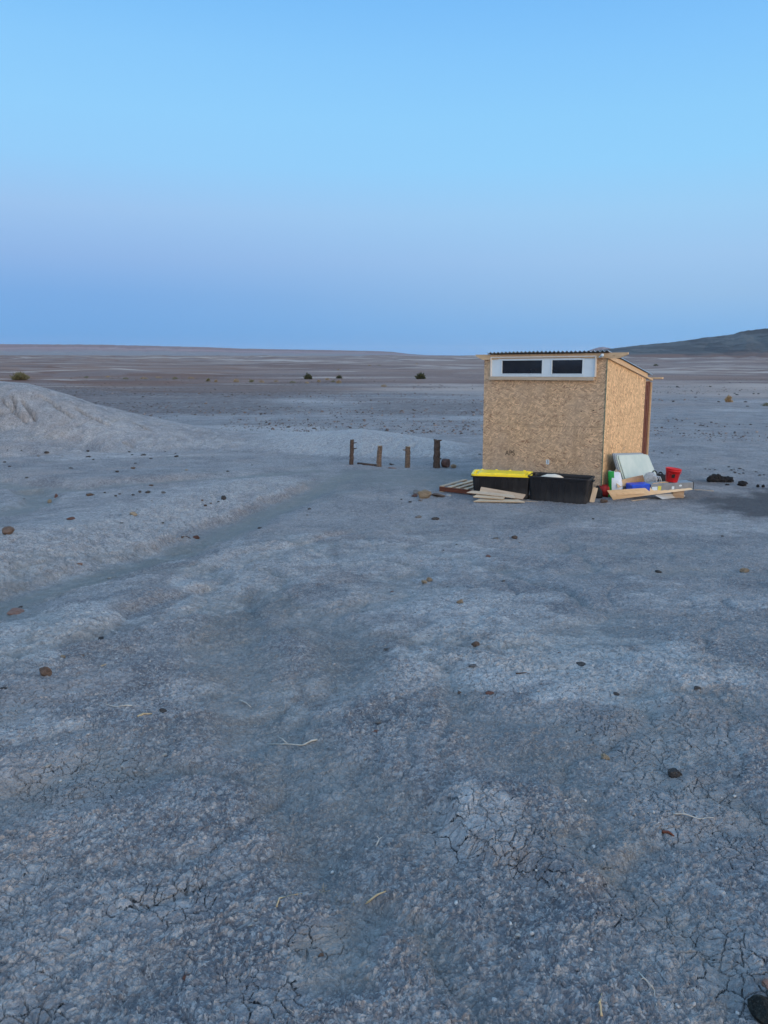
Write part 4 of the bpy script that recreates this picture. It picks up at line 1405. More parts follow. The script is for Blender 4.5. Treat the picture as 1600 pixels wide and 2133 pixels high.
for k, (x0_, x1_, y0_) in enumerate(((.36, .62, .08), (.5, .72, .15))):
    b = bmesh.new(); add_box(b, (clen * (x0_ + x1_) / 2, y0_, ch + .005), (clen * (x1_ - x0_), .035, .008), Matrix.Rotation(.08, 3, 'Z'))
    bo = part('lath', b, M['pine'], cart)
    w_ = bo.matrix_world.copy()
    bo.name = 'thin_lath'
# red bucket standing on the carton
bp = at_depth(1405.5, 1006.5, (ca.y + cb.y) / 2 + .14)
topz = (cart.matrix_world @ Vector((clen * .68, .12, ch))).z
bk = cart.matrix_world @ Vector((clen * .695, .135, ch))
Mb = Matrix.Translation((bk.x, bk.y, bk.z + .002)) @ Matrix.Rotation(R(6), 4, 'Y')
bucket = empty('red_bucket', None, 'bright red plastic bucket standing tilted on the grey carton', 'bucket', mat=Mb)
rc = lambda r, z: [(r * math.cos(2 * math.pi * k / 36), r * math.sin(2 * math.pi * k / 36), z) for k in range(36)]
bh = .245
b = bmesh.new()
loft(b, [rc(.095, 0), rc(.100, .004), rc(.126, bh * .80), rc(.133, bh * .80), rc(.133, bh * .83), rc(.128, bh * .835), rc(.131, bh * .92), rc(.139, bh * .925), rc(.140, bh - .004), rc(.138, bh), rc(.128, bh), rc(.120, bh * .8), rc(.092, .01)], True, True, True)
part('shell', b, M['red'], bucket)
for zz in (.865, .895):
    b = bmesh.new(); loft(b, [rc(.129, bh * zz), rc(.1355, bh * zz + .001), rc(.1355, bh * zz + .005), rc(.129, bh * zz + .006)], False, False, True)
    part('rib', b, M['red'], bucket)
b = bmesh.new()
a0_ = math.atan2(-bk.y, -bk.x) + .12
vs0 = []
for k in range(7):
    a = a0_ + (k - 3) * .075
    vs0.append((b.verts.new((.1225 * math.cos(a) * 0.93, .1225 * math.sin(a) * .93, bh * .34)), b.verts.new((.1225 * math.cos(a) * 1.0, .1225 * math.sin(a) * 1.0, bh * .62))))
for p_, q_ in zip(vs0[:-1], vs0[1:]): b.faces.new((p_[0], q_[0], q_[1], p_[1]))
stk = part('label', b, M['ink'], bucket, 'square dark label on the bucket')
sd_ = stk.modifiers.new('thickness', 'SOLIDIFY'); sd_.thickness = .004; sd_.offset = 0
b = bmesh.new()
add_tube(b, [(.138 * math.cos(a_), .03 + .02 * math.sin(a_), bh * .80 - .10 * math.sin(a_)) if False else (.140 * math.cos(a_), -.140 * math.sin(a_) * .86, bh * .86 - .07 * math.sin(a_)) for a_ in [math.pi * k / 16 for k in range(17)]], .003, 6)
part('handle', b, M['red'], bucket)

# black tool and cloudy bag behind the carton
tb = at_depth(1377, 1003, 14.35); tb.z = H(tb.x, tb.y)
blk = empty('black_tool_bag', None, 'black lumpy tool bag with loose straps behind the red bucket', 'bag', mat=frame(tb, (1, -.2, 0), (0, 0, 1)))
tz = at_depth(1377, 982, 14.35).z - tb.z
b = bmesh.new()
rows = []
for z, hw, hd in ((0, .15, .10), (tz * .25, .17, .11), (tz * .6, .16, .10), (tz * .78, .10, .07), (tz * .85, .03, .03)):
    rows.append([(math.cos(a) * hw * (1 + mnoise.noise(Vector((a, z * 8, 2))) * .35), math.sin(a) * hd * (1 + mnoise.noise(Vector((a, z * 8, 7))) * .35), z + mnoise.noise(Vector((a * 2, z, 3))) * .02) for a in [2 * math.pi * k / 20 for k in range(20)]])
loft(b, rows, True, True, True)
part('body', b, M['dark_rubber'], blk)
for (x_, r_) in ((-.13, .055), (.12, .045), (-.02, .04)):
    b = bmesh.new()
    add_tube(b, [(x_ + r_ * math.cos(a), random.uniform(-.02, .02), tz * .78 + r_ * 1.6 * math.sin(a)) for a in [math.pi * k / 10 for k in range(11)]], .012, 7)
    part('strap', b, M['dark_rubber'], blk)
cb_ = at_depth(1352, 1003, 14.15); cb_.z = H(cb_.x, cb_.y)
tzz = at_depth(1352, 984, 14.15).z - cb_.z
cloth_loft('cloudy_bag', 'crumpled cloudy plastic bag between the cardboard and the black tool bag', 'bag', cb_, (1, -.3, 0),
           [(0, .13, .08, 0), (tzz * .3, .15, .09, 0), (tzz * .7, .13, .08, .01), (tzz * .9, .09, .05, .02), (tzz, .03, .02, .03)], M['clear_bag'], crumple=.05, seed=9)
b = bmesh.new()
w0 = at_depth(1361, 990, 14.0); w1 = at_depth(1370, 1001, 14.0)
for k in range(3):
    sh_ = Vector((.035 * k, .0, -.01 * k))
    add_tube(b, [w0 + sh_ + Vector((0, 0, .0)), w0.lerp(w1, .35) + sh_ + Vector((.02, -.02, .025)), w0.lerp(w1, .7) + sh_ + Vector((.01, -.02, .01)), w1 + sh_], .009, 6)
tag(obj('white_rope', bm_mesh('white_rope', b, True), M['sack']), 'loose white rope strands hanging over the black tool bag', 'rope')

# flat sheet and slat on the ground at the right
fz = [gz(1380, 1041.5, .01), gz(1427.5, 1035, .012), Pz(1418, 1027.5, .075), Pz(1363, 1031, .085)]
quad_sheet('flat_sheet', 'flat pale grey sheet lying on the ground in front of the plywood', 'sheet', fz, .010, M['white'])
M['sheet_grey'] = m_simple('pale_grey_board', (.46, .47, .47), .6, .3, .08, 5)
bpy.data.objects['flat_sheet'].data.materials[0] = M['sheet_grey']
board('thin_strip', 'short grey strip on the ground under the plywood edge', gz(1316, 1044, .008), gz(1347, 1040, .008), (.1, 1, 0), .03, .012, M['pine_grey'], 'strip')
board('wooden_stick', 'thin stick on the ground right of the long carton', gz(1446, 1020.5, .008), gz(1487, 1023.5, .008), (0, 1, 0), .022, .014, M['pine_grey'], 'stick')


# ------------------------------------------------------------------ posts
def post(label, base, top, wpx, stubs, mat, seed):
    p = G(*base); D = math.hypot(p.x, p.y)
    q = at_dist(top[0], top[1], D)
    r = wpx * (p - EYE).length / 1603 / 2 * 1.12
    rnd = random.Random(seed)
    e = empty('wooden_post', None, label, 'post', 'posts set in the ground left of the shed', mat=Matrix.Translation(p))
    Hh = (q - p)
    b = bmesh.new()
    n = 14; m = 12
    rows = []
    for k in range(m + 1):
        s = k / m
        c = Hh * s + Vector((rnd.uniform(-1, 1), rnd.uniform(-1, 1), 0)) * r * .08
        rr = r * (1.06 - .14 * s)
        if k == 0: c = c - Vector((0, 0, .12))
        rows.append([(c.x + rr * math.cos(2 * math.pi * j / n) * (1 + rnd.uniform(-.10, .10)), c.y + rr * math.sin(2 * math.pi * j / n) * (1 + rnd.uniform(-.10, .10)), c.z + (rnd.uniform(-.012, .012) if k == m else 0)) for j in range(n)])
    loft(b, rows, True, False, False)
    part('trunk', b, mat, e)
    b = bmesh.new()
    top_ring = [b.verts.new(v_) for v_ in rows[-1]]
    cc = b.verts.new(tuple(Hh + Vector((0, 0, .006))))
    for j in range(n): b.faces.new((top_ring[j], top_ring[(j + 1) % n], cc))
    part('cut_end', b, M['cut'] if mat == M['bark2'] else M['bark2'], e)
    for (s, side, ln, upz) in stubs:
        c = Hh * s
        b = bmesh.new()
        add_tube(b, [c, c + Vector((side * (r + ln * .6), -.01, upz * .6)), c + Vector((side * (r + ln), -.02, upz))], [r * .32, r * .22, r * .13], 7, jit=.12)
        part('branch_stub', b, mat, e)
    return e


post('dark leaning post with two branch stubs, leftmost of four', (732, 967.5), (733.5, 916), 7.6, [(.86, 1, .06, .02), (.62, 1, .075, .03)], M['bark'], 1)
post('short plain post with a bulge at its left foot', (789.5, 972), (791.5, 928.5), 9.2, [(.36, -1, .0, -.02), (.3, -1, .01, -.05)], M['bark2'], 2)
post('pale topped post with a twig on its left', (848.5, 974), (850.3, 930), 9.6, [(.82, -1, .06, .015)], M['bark2'], 3)
post('thickest and tallest post nearest the shed', (909.5, 974.5), (910.6, 917), 12, [(.98, 1, .03, .02), (.33, 1, .03, .0), (.99, -1, .0, .03)], M['bark'], 4)
b = bmesh.new()
p0, p1 = gz(745.5, 967, .02), gz(783, 971, .02)
add_tube(b, [p0, p0.lerp(p1, .5), p1], [.028, .03, .024], 8, jit=.1)
tag(obj('fallen_pole', bm_mesh('fallen_pole', b, True), M['bark']), 'thin dark pole lying between the two left posts', 'pole')
b = bmesh.new(); p0 = gz(922.5, 973, .10); p1 = gz(934, 974, .10)
add_tube(b, [p0, p0.lerp(p1, .5), p1], [.095, .10, .095], 12, jit=.08)
M['purple_brown'] = m_simple('purple_brown_bark', (.12, .075, .07), .9, .1, .3, 18, bump=.5)
tag(obj('log', bm_mesh('log', b), M['purple_brown']), 'short brown log lying right of the tallest post', 'log')


# ------------------------------------------------------------------ stones
def rock_mesh(name, kind, seed, sub=3, facets=12):
    rnd = random.Random(seed)
    b = bmesh.new(); bmesh.ops.create_icosphere(b, subdivisions=sub, radius=1)
    planes = []
    for _ in range(facets):
        d = Vector((rnd.gauss(0, 1), rnd.gauss(0, 1), rnd.gauss(0, 1))).normalized(); planes.append((d, rnd.uniform(.42, .78)))
    off = Vector((rnd.random() * 50, rnd.random() * 50, 0))
    for v in b.verts:
        for d, lim in planes:
            k = v.co.dot(d)
            if k > lim: v.co -= d * (k - lim) * .9
        v.co += v.co.normalized() * (mnoise.noise(v.co * 2.1 + off) * .10 + mnoise.noise(v.co * 5 + off) * .05)
    me = bm_mesh(name, b)
    me.materials.append(ROCK[kind])
    return me


_rk = {}


def rock(u, v, wpx, kind, label=None, group=None, flat=.62, name='stone', sub=2, yaw=None, sink=.25, asp=None):
    p = G(u, v)
    if p is None: return
    D = (p - EYE).length
    r = wpx * D / 1603 / 2 * 1.0
    var = random.randrange(5)
    key = (kind, var, sub)
    if key not in _rk: _rk[key] = rock_mesh('stone', kind, hash(key[0]) % 1 + var * 13 + len(kind), sub)
    o = bpy.data.objects.new(name, _rk[key]); COL.objects.link(o)
    asp = asp or random.uniform(.65, .95)
    f = flat * random.uniform(.9, 1.15)
    o.scale = (r, r * asp, r * f)
    o.rotation_euler = (random.uniform(-.15, .15), random.uniform(-.15, .15), random.uniform(-.5, .5) + (math.pi if random.random() < .5 else 0))
    o.location = (p.x, p.y + r * .2, p.z + r * f * (1 - sink) * .6)
    return tag(o, label, 'stone', group)


# the stone heap left of the pallet
rock(884, 1038, 33, 'tan', 'large pale yellowish stone, biggest of the heap left of the pallet', None, .72, sub=3, sink=.1)
rock(863, 1034.5, 17, 'red', 'red-brown stone at the left foot of the large pale stone', None, .55)
rock(868, 1029, 26, 'grey', 'flat bluish grey slab behind the large pale stone', None, .45)
rock(914, 1035, 34, 'brown', 'flat reddish slab lying right of the large pale stone', None, .26, sink=0)
rock(937, 1033, 15, 'pale', 'pale flat stone at the right tip of the reddish slab', None, .35)
rock(875, 1044, 13, 'grey', 'small grey stone at the front foot of the large pale stone', None, .6)
rock(855, 1046, 10, 'dark', 'small dark stone left below the stone heap', None, .4)
rock(945, 975, 16, 'tan', 'pale speckled stone block beside the short brown log', None, .8)
rock(1258, 1047.5, 24, 'brown', 'dusty brown stone at the foot of the broken red bucket', None, .6)
rock(817, 969, 14, 'dark', 'black flat stone between the second and third posts', None, .45)
rock(818, 976, 20, 'pink', 'flat pinkish stone under the black one between the posts', None, .2)
# singled out
for a in [
    (94, 1410, 37, 'brown', 'big round brown stone in the left foreground', .85), (130, 1372, 15, 'tan', 'tan pebble above the big round brown stone', .7), (168, 1369, 17, 'brown', 'brown pebble right of the tan pebble', .5),
    (30, 1278, 34, 'pink', 'pinkish elongated stone at the left edge of the wash', .35), (42, 1266, 11, 'dark', 'small dark stone behind the pinkish elongated stone', .5),
    (14.7, 1113, 29, 'brown', 'brown block of stone on the bank at the far left edge', .75), (465.5, 1042, 18, 'dark', 'dark angular stone alone on the pale flat above the wash', .85),
    (455, 1047, 9, 'dark', 'small dark stone beside the dark angular one', .5), (146, 1082.5, 21, 'red', 'long dull red stone on the bank', .4), (278, 1073.5, 20, 'tan', 'tan lumpy stone on the crest of the bank', .5),
    (409, 1122, 18, 'red', 'reddish stone lying in the bed of the wash', .6), (541, 1101.5, 15, 'dark', 'black flat stone on the near edge of the wash', .4), (227.5, 1206, 13, 'pale', 'white pebble in the bed of the wash', .45),
    (186.5, 1033, 21, 'brown', 'flat brown stone on the pale flat', .45), (117, 1037, 12, 'red', 'reddish block stone left of the flat brown stone', .9), (104, 1048, 12, 'tan', 'tan stone just below the reddish block stone', .9),
    (308, 1027, 16, 'dark', 'dark stone at the right end of a short row of stones', .55), (206.5, 1333, 28, 'dark', 'flat dark stone below the branching runnel', .3),
    (908, 1083, 20, 'dark', 'dark grey pointed stone below the stone heap', .62), (872.5, 1079, 16, 'grey', 'pale grey stone left of the dark pointed stone', .7),
    (884, 1216, 17, 'tan', 'lower tan stone of a touching pair in mid ground', .7), (894, 1211, 15, 'tan', 'upper tan stone of a touching pair in mid ground', .8), (817, 1234, 13, 'red', 'dark red pebble left below the tan pair', .4),
    (959, 1258, 20, 'tan', 'tan stone with a peak, right below the tan pair', .8), (989, 1349, 23, 'brown', 'reddish brown stone on its edge in mid ground', .85), (985, 1389, 20, 'grey', 'grey half-buried stone below the reddish brown one', .4),
    (808, 1355, 24, 'dark', 'dark flat sliver of stone left of the reddish brown one', .25), (958, 1444, 14, 'brown', 'left brown flake of a pair', .35), (1020, 1446, 22, 'red', 'right reddish flake of a pair', .35),
    (789, 1507, 19, 'grey', 'round grey half-buried pebble', .5), (782, 1526, 23, 'red', 'flat rusty red stone below the round grey pebble', .32), (744, 1473, 14, 'red', 'faint red chip left above the round grey pebble', .3),
    (339, 1485, 20, 'dark', 'dark lump right of two straw bits in the left foreground', .55), (1260, 1582, 21, 'tan', 'tan pointed stone in the right foreground', .7), (1409, 1618, 30, 'dark', 'dark lumpy stone on cracked clay in the right foreground', .8),
    (1456, 1436, 27, 'dark', 'dark brown flattened lump in a stained hollow', .35), (1551, 1193, 23, 'tan', 'yellowish brown stone near the right edge', .55), (1371, 1192, 18, 'dark', 'dark purplish stone in the right mid ground', .4),
    (1073, 1122, 16, 'brown', 'brown stone of a pair in front of the open tote', .55), (1032, 1123, 15, 'grey', 'grey stone of a pair in front of the totes', .5), (1017, 1160, 14, 'red', 'reddish chip below the pair in front of the totes', .4),
    (389, 2043, 23, 'red', 'red-brown pebble at the bottom left of the centre', .75), (669, 1993, 12, 'brown', 'small brown pebble on the cracked plates', .8), (1210, 1385, 24, 'dark', 'dark flat chip on the bright crust', .25),
    (1284, 1448, 20, 'dark', 'small dark chip left of the stained hollow', .3), (5, 1436, 17, 'dark', 'dark stone cut by the left edge', .4), (315, 1013, 10, 'brown', 'brown stone in the upper shallow channel', .8),
    (166, 1177, 18, 'pink', 'pinkish stone at the foot of the eroded bank', .4), (97, 944, 14, 'dark', 'black flat stone below the clay mound', .45), (244, 984, 12, 'dark', 'black stone above the upper channel', .5),
    (278, 977, 12, 'brown', 'brown stone above the upper channel', .6), (1559, 1471, 18, 'pale', 'pale clod near the right edge', .5), (1296, 1699, 19, 'pale', 'pale flake on the clay in the right foreground', .3),
    (1317, 2071, 24, 'pale', 'pale clay flake beside the forked twig', .25), (1547, 1879, 16, 'pale', 'pale clod in the right foreground', .5), (205, 1782, 15, 'pale', 'pale chip in the left foreground', .35), (341, 1575, 14, 'pale', 'pale lump below the dark lump', .6)]:
    rock(a[0], a[1], a[2], a[3], a[4], None, a[5], sub=3 if a[2] > 25 else 2)
SMALL = {'flat': [(9, 964, 9, 'dark'), (19, 973, 8, 'dark'), (56, 996, 8, 'grey'), (147, 976, 10, 'dark'), (283, 966, 8, 'dark'), (183, 941, 10, 'dark'), (184, 953, 12, 'dark'), (269, 942, 7, 'dark'),
                  (299, 949, 12, 'dark'), (314, 956, 8, 'dark'), (366, 945, 6, 'dark'), (367, 952, 13, 'dark'), (194, 958, 7, 'dark'), (388, 980, 9, 'tan'), (474, 983, 8, 'dark'), (45, 939, 5, 'dark'), (16, 938, 4, 'dark'),
                  (275, 948, 6, 'dark'), (226, 953, 5, 'dark'), (345, 941, 5, 'dark'), (443, 953, 6, 'grey'), (525, 969, 5, 'dark'), (130, 951, 6, 'grey'), (80, 951, 9, 'grey')],
         'row': [(218, 1027, 7, 'dark'), (241, 1034, 9, 'dark'), (249, 1030, 8, 'dark'), (278, 1032, 9, 'dark'), (291, 1026, 11, 'dark'), (421, 1043, 8, 'brown'), (427, 1054, 9, 'brown'), (440, 1049, 6, 'brown'),
                 (390, 1062, 10, 'brown'), (254, 1090, 9, 'grey'), (339, 1090, 8, 'dark'), (340, 1028, 14, 'grey'), (50, 1040, 6, 'dark'), (316, 1044, 6, 'grey'), (20, 1044, 5, 'dark')],
         'mid': [(645, 1061, 10, 'dark'), (897, 1356, 10, 'tan'), (893, 1326, 7, 'dark'), (855, 1047, 9, 'dark'), (837, 1049, 5, 'dark'), (1084, 1132, 8, 'brown'), (1049, 1211, 11, 'grey'), (1166, 1361, 9, 'red'),
                 (640, 1074, 8, 'grey'), (790, 1040, 6, 'pale'), (836, 1041, 6, 'dark'), (1388, 1233, 4, 'dark'), (932, 1223, 5, 'dark'), (951, 1135, 6, 'dark'), (924, 1147, 6, 'dark'), (1236, 1082, 7, 'dark'), (1127, 1066, 6, 'dark'), (990, 1452, 8, 'red'),
                 (1505, 1118, 8, 'dark'), (1590, 1262, 8, 'dark'), (1526, 1287, 5, 'dark'), (1155, 1327, 6, 'dark'), (1182, 1310, 7, 'dark')],
         'near': [(277, 1545, 8, 'pale'), (738, 1686, 6, 'pale'), (724, 1711, 6, 'pale'), (532, 1917, 9, 'pale'), (1242, 1951, 5, 'pale'), (1172, 1991, 5, 'pale'), (1079, 1951, 14, 'pale'), (1377, 1876, 16, 'pale'),
                  (1262, 1872, 16, 'pale'), (1240, 1892, 16, 'pale'), (521, 1929, 10, 'pale'), (1478, 1460, 11, 'pale'), (424, 1957, 9, 'pale'), (546, 1890, 10, 'pale'), (365, 1931, 12, 'pale'), (895, 1762, 9, 'pale'),
                  (1436, 2050, 6, 'red'), (255, 1597, 13, 'pale'), (100, 1596, 14, 'pale'), (760, 1582, 9, 'pale'), (640, 1655, 8, 'pale'), (311, 1674, 9, 'pale'), (1535, 2088, 10, 'pale')]}
SL = {'flat': ('small stone scattered on the pale flat below the clay mound', 'stones scattered below the clay mound'), 'row': ('small stone scattered between the upper channel and the wash', 'stones scattered above the wash'),
      'mid': ('small stone chip scattered on the open clay in mid ground', 'stone chips on the open clay'), 'near': ('pale crumb of clay lying loose in the foreground', 'loose clay crumbs in the foreground')}
for k, lst in SMALL.items():
    for u, v, w_, kd in lst:
        rock(u, v, w_, kd, SL[k][0], SL[k][1], .5)
# stones on the plain right of the hut
for u, v, w_ in ((1411, 806, 9), (1479, 806, 8), (1520, 798, 5), (1542, 798, 5), (1452, 818, 5), (1530, 820, 7), (1449, 828, 9), (1498, 822, 6), (1570, 821, 7), (1580, 821, 7), (1535, 823, 10), (1403, 837, 10), (1554, 838, 11), (1412, 807, 8),
                 (1388, 871, 5), (1402, 872, 6), (1421, 877, 7), (1419, 886, 4), (1405, 889, 6), (1541, 884, 5), (1564, 885, 10), (1597, 889, 7), (1449, 904, 6), (1380, 944, 9), (1412, 948, 9), (1397, 940, 7), (1362, 940, 6), (1427, 815, 5), (1498, 838, 10), (1558, 847, 9),
                 (1000, 947, 10), (985, 949, 4), (1330, 968, 7)):
    rock(u, v, w_ * .8, 'dark', 'small dark stone lying on the plain right of the shed' if u > 1340 else 'small dark stone on the ground left of the shed wall', 'stones on the plain beside the shed', .45)
rng_pts = [(u, v) for u, v in ((1470, 978), (1478, 979), (1490, 979), (1519, 974), (1523, 980), (1529, 978), (1541, 977), (1549, 980), (1531, 985), (1541, 988), (1549, 987), (1576, 984), (1582, 991), (1592, 990))]
for u, v in rng_pts:
    rock(u, v, random.uniform(5, 8), 'dark', 'dark crumb near the burnt clods right of the shed', 'dark crumbs near the burnt clods', .5)


def clod(label, u, v, wpx, hpx, seed, lumps):
    p = G(u, v); k = (p - EYE).length / 1603
    rnd = random.Random(seed)
    b = bmesh.new()
    for i in range(lumps):
        r_ = bmesh.ops.create_icosphere(b, subdivisions=3, radius=1)
        off = Vector((rnd.random() * 30, 0, seed))
        fx = 0 if lumps == 1 else (i / (lumps - 1) - .5) * .75
        hs = hpx * k * .5 * (1 - .45 * abs(fx + .15)) * rnd.uniform(.8, 1.1)
        ws = wpx * k / 2 * (1 if lumps == 1 else .42) * rnd.uniform(.85, 1.1)
        for vv in r_['verts']:
            n_ = mnoise.noise(vv.co * 1.6 + off) * .35 + mnoise.noise(vv.co * 4 + off) * .2 + mnoise.noise(vv.co * 9 + off) * .1
            vv.co *= 1 + n_
            vv.co = Vector((vv.co.x * ws + fx * wpx * k, vv.co.y * ws * .8 + rnd.uniform(-.001, .001), vv.co.z * hs + hs * .75))
    o = obj('burnt_clod', bm_mesh('burnt_clod', b), M['burnt'], M=Matrix.Translation(p))
    return tag(o, label, 'clod')


clod('wide black lumpy clod, largest of three right of the shed', 1500, 1004, 44, 17, 3, 5)
clod('round black clod in the middle of three right of the shed', 1546, 1012, 17, 11, 5, 1)
clod('small black clod rightmost of three near the edge', 1584, 1015, 13, 8, 7, 2)
clod('small black crumb below the wide black clod', 1515, 1011, 9, 4, 9, 1)
# dark bush-like rock cut by the corner
rock(1597, 2118, 74, 'moss', 'dark mossy rock cut off by the bottom right corner', None, .55, sub=4, sink=.45, asp=1.0)
rock(1606, 2078, 34, 'pink', 'pinkish stone on the dark mossy rock at the corner', None, .7, sub=3, sink=-1.6)


# ------------------------------------------------------------------ twigs and straw
def twig(name, label, cat, uv, rad, mat, forks=(), lift=.006):
    b = bmesh.new(); rad = rad * .72
    P = []
    for i, (u, v) in enumerate(uv):
        p = G(u, v).copy(); p.z += lift + .010 * math.sin(i * 1.7) ** 2
        P.append(p)
    # refine
    Q_ = []
    for i in range(len(P) - 1):
        for s in (0, .33, .66):
            q_ = P[i].lerp(P[i + 1], s); d_ = (P[i + 1] - P[i]).length
            Q_.append(q_ + Vector((random.uniform(-1, 1), random.uniform(-1, 1), random.uniform(0, 1))) * d_ * .018)
    Q_.append(P[-1])
    n_ = len(Q_)
    add_tube(b, Q_, [rad * (1 - .6 * i / (n_ - 1)) for i in range(n_)], 6, jit=.15)
    for (i0, uv2) in forks:
        p0_ = P[i0]; p1_ = G(*uv2).copy(); p1_.z += lift + .015
        add_tube(b, [p0_, p0_.lerp(p1_, .5) + Vector((0, 0, .006)), p1_], [rad * .6, rad * .45, rad * .25], 5)
    return tag(obj(name, bm_mesh(name, b, True), mat), label, cat)


twig('twig', 'curved pale twig with a knobbly right end in mid foreground', 'twig', [(661, 1543), (650, 1549), (630, 1555), (600, 1556), (556, 1553)], .008, M['twig'], [(3, (577, 1541))])
twig('twig', 'thin pale twig lying left of the dark lump', 'twig', [(280, 1473), (262, 1475), (240, 1475), (218, 1471)], .006, M['twig'])
twig('twig', 'short slanted twig near the smooth dip', 'twig', [(500, 1461), (512, 1469), (524, 1476)], .006, M['twig'])
twig('twig', 'long bleached twig on cracked clay in the right foreground', 'twig', [(1403, 1698), (1425, 1703), (1455, 1709), (1486, 1710)], .005, M['twig'], [(1, (1418, 1693))])
twig('twig', 'forked bleached twig at the bottom right', 'twig', [(1330, 2029), (1345, 2052), (1362, 2067), (1367, 2104)], .0035, M['twig'], [(1, (1333, 2054)), (2, (1352, 2064))])
twig('twig', 'curled reddish twig left of the straw tuft', 'twig', [(576, 1893), (582, 1880), (592, 1873), (612, 1872), (630, 1866)], .004, M['straw'])
twig('twig', 'small branched twig at the centre of the foreground', 'twig', [(784, 1764), (790, 1756), (798, 1746)], .004, M['twig'], [(1, (781, 1752))])
twig('twig', 'short white twig right of the centre', 'twig', [(1176, 1670), (1190, 1671)], .004, M['twig'])
twig('straw_stalk', 'broken straw bit left of the dark lump', 'straw', [(287, 1495), (300, 1493), (317, 1489)], .010, M['straw'])
twig('straw_stalk', 'stout straw stalk slanting up right of the straw tuft', 'straw', [(762, 1886), (785, 1873), (809, 1858)], .006, M['straw'])
twig('straw_stalk', 'upright straw stalk at the bottom edge', 'straw', [(1253, 2121), (1249, 2098), (1253, 2074)], .005, M['straw'], [(1, (1246, 2106))])
twig('straw_stalk', 'tiny straw bit above the twig in the left foreground', 'straw', [(210, 1390), (222, 1388)], .006, M['straw'])
twig('stick', 'dark red-brown stick bit below the long bleached twig', 'stick', [(1380, 1736), (1392, 1741), (1404, 1745)], .010, M['red_wood'])
twig('stick', 'thin dark stick beside the reddish stone in the wash', 'stick', [(378, 1120), (388, 1120), (397, 1122)], .018, M['bark'])
twig('stick', 'thin dark stick on the pale crust', 'stick', [(1074, 1405), (1097, 1406)], .008, M['bark'])


def tuft(label, u, v, hpx, wpx, n, seed, mat, name='straw_tuft', lean=.8):
    p = G(u, v); k = (p - EYE).length / 1603; rnd = random.Random(seed)
    b = bmesh.new()
    for i in range(n):
        a = rnd.uniform(0, 2 * math.pi); l = rnd.uniform(.5, 1.1) * hpx * k
        o_ = Vector((rnd.uniform(-.5, .5) * wpx * k * .5, rnd.uniform(-.5, .5) * wpx * k * .5, -.005))
        d = Vector((math.cos(a) * rnd.uniform(0, lean), math.sin(a) * rnd.uniform(0, lean), 1)).normalized()
        add_tube(b, [o_, o_ + d * l * .5, o_ + (d + Vector((math.cos(a), math.sin(a), -.5)) * .35).normalized() * l], [hpx * k * .03, hpx * k * .024, hpx * k * .008], 4, cap=False)
    return tag(obj(name, bm_mesh(name, b, True), mat, M=Matrix.Translation(p)), label, 'dry grass')


tuft('golden broken straw tuft in the centre foreground', 673, 1858, 22, 16, 12, 3, M['straw'], lean=1.4)
tuft('low dry straw tuft beside the stout straw stalk', 715, 1866, 16, 40, 14, 4, M['straw'], lean=1.8)
tuft('small straw crown at the lower end of the stout stalk', 738, 1893, 18, 12, 9, 5, M['straw'], lean=1.2)
tuft('pale dry grass wisps at the bottom edge', 617, 2122, 24, 34, 12, 6, M['twig'], lean=1.6)


# ------------------------------------------------------------------ desert shrubs
def leaf_mat(name, a, b):
    t = NT(name); n = t.noise(t.coord('Object'), 6, 4)
    return t.done(t.ramp(n, [(.3, a), (.7, b)]), .85, .15)


M['shrub_dark'] = leaf_mat('dark_shrub_leaves', (.040, .050, .032), (.085, .098, .060))
M['shrub_olive'] = leaf_mat('olive_shrub_leaves', (.11, .115, .065), (.19, .19, .12))
M['dry_grass'] = leaf_mat('dry_bunch_grass', (.22, .17, .10), (.36, .29, .18))
M['gold_grass'] = leaf_mat('golden_bunch_grass', (.34, .23, .12), (.44, .33, .19))


def shrub(name, label, cat, u, v, wpx, hpx, n, seed, mat, group=None, spread=1.0):
    p = G(u, v); k = (p - EYE).length / 1603; rnd = random.Random(seed)
    Hh, Wd = hpx * k, wpx * k / 2
    b = bmesh.new()
    for i in range(n):
        a = rnd.uniform(0, 2 * math.pi); el = math.acos(rnd.uniform(0.05, 1)) * spread
        d = Vector((math.cos(a) * math.sin(el) * Wd, math.sin(a) * math.sin(el) * Wd, math.cos(el) * Hh))
        f = rnd.uniform(.35, 1) ** .6 * (.8 + .35 * mnoise.noise(Vector((a * 1.5, el * 3, seed))))
        c = d * f * rnd.uniform(.75, 1.1)
        ln = .14 * Hh * rnd.uniform(.7, 1.5); w_ = ln * rnd.uniform(.16, .34)
        dr = (d.normalized() + Vector((rnd.uniform(-.5, .5), rnd.uniform(-.5, .5), rnd.uniform(-.1, .7)))).normalized()
        sd = dr.cross(Vector((rnd.uniform(-1, 1), rnd.uniform(-1, 1), rnd.uniform(-1, 1)))).normalized() * w_
        c.z = max(c.z, 0)
        vs_ = [b.verts.new(c - sd), b.verts.new(c + sd), b.verts.new(c + sd * .5 + dr * ln), b.verts.new(c - sd * .5 + dr * ln)]
        b.faces.new(vs_)
    for i in range(14):
        a = rnd.uniform(0, 2 * math.pi); el = rnd.uniform(.1, 1.1)
        d = Vector((math.cos(a) * math.sin(el) * Wd, math.sin(a) * math.sin(el) * Wd, math.cos(el) * Hh)) * .8
        add_tube(b, [(0, 0, -.05), d * .5 + Vector((0, 0, .05 * Hh)), d], [Hh * .02, Hh * .014, Hh * .006], 4, cap=False)
    me = bm_mesh(name, b)
    return tag(obj(name, me, mat, M=Matrix.Translation(p)), label, cat, group)


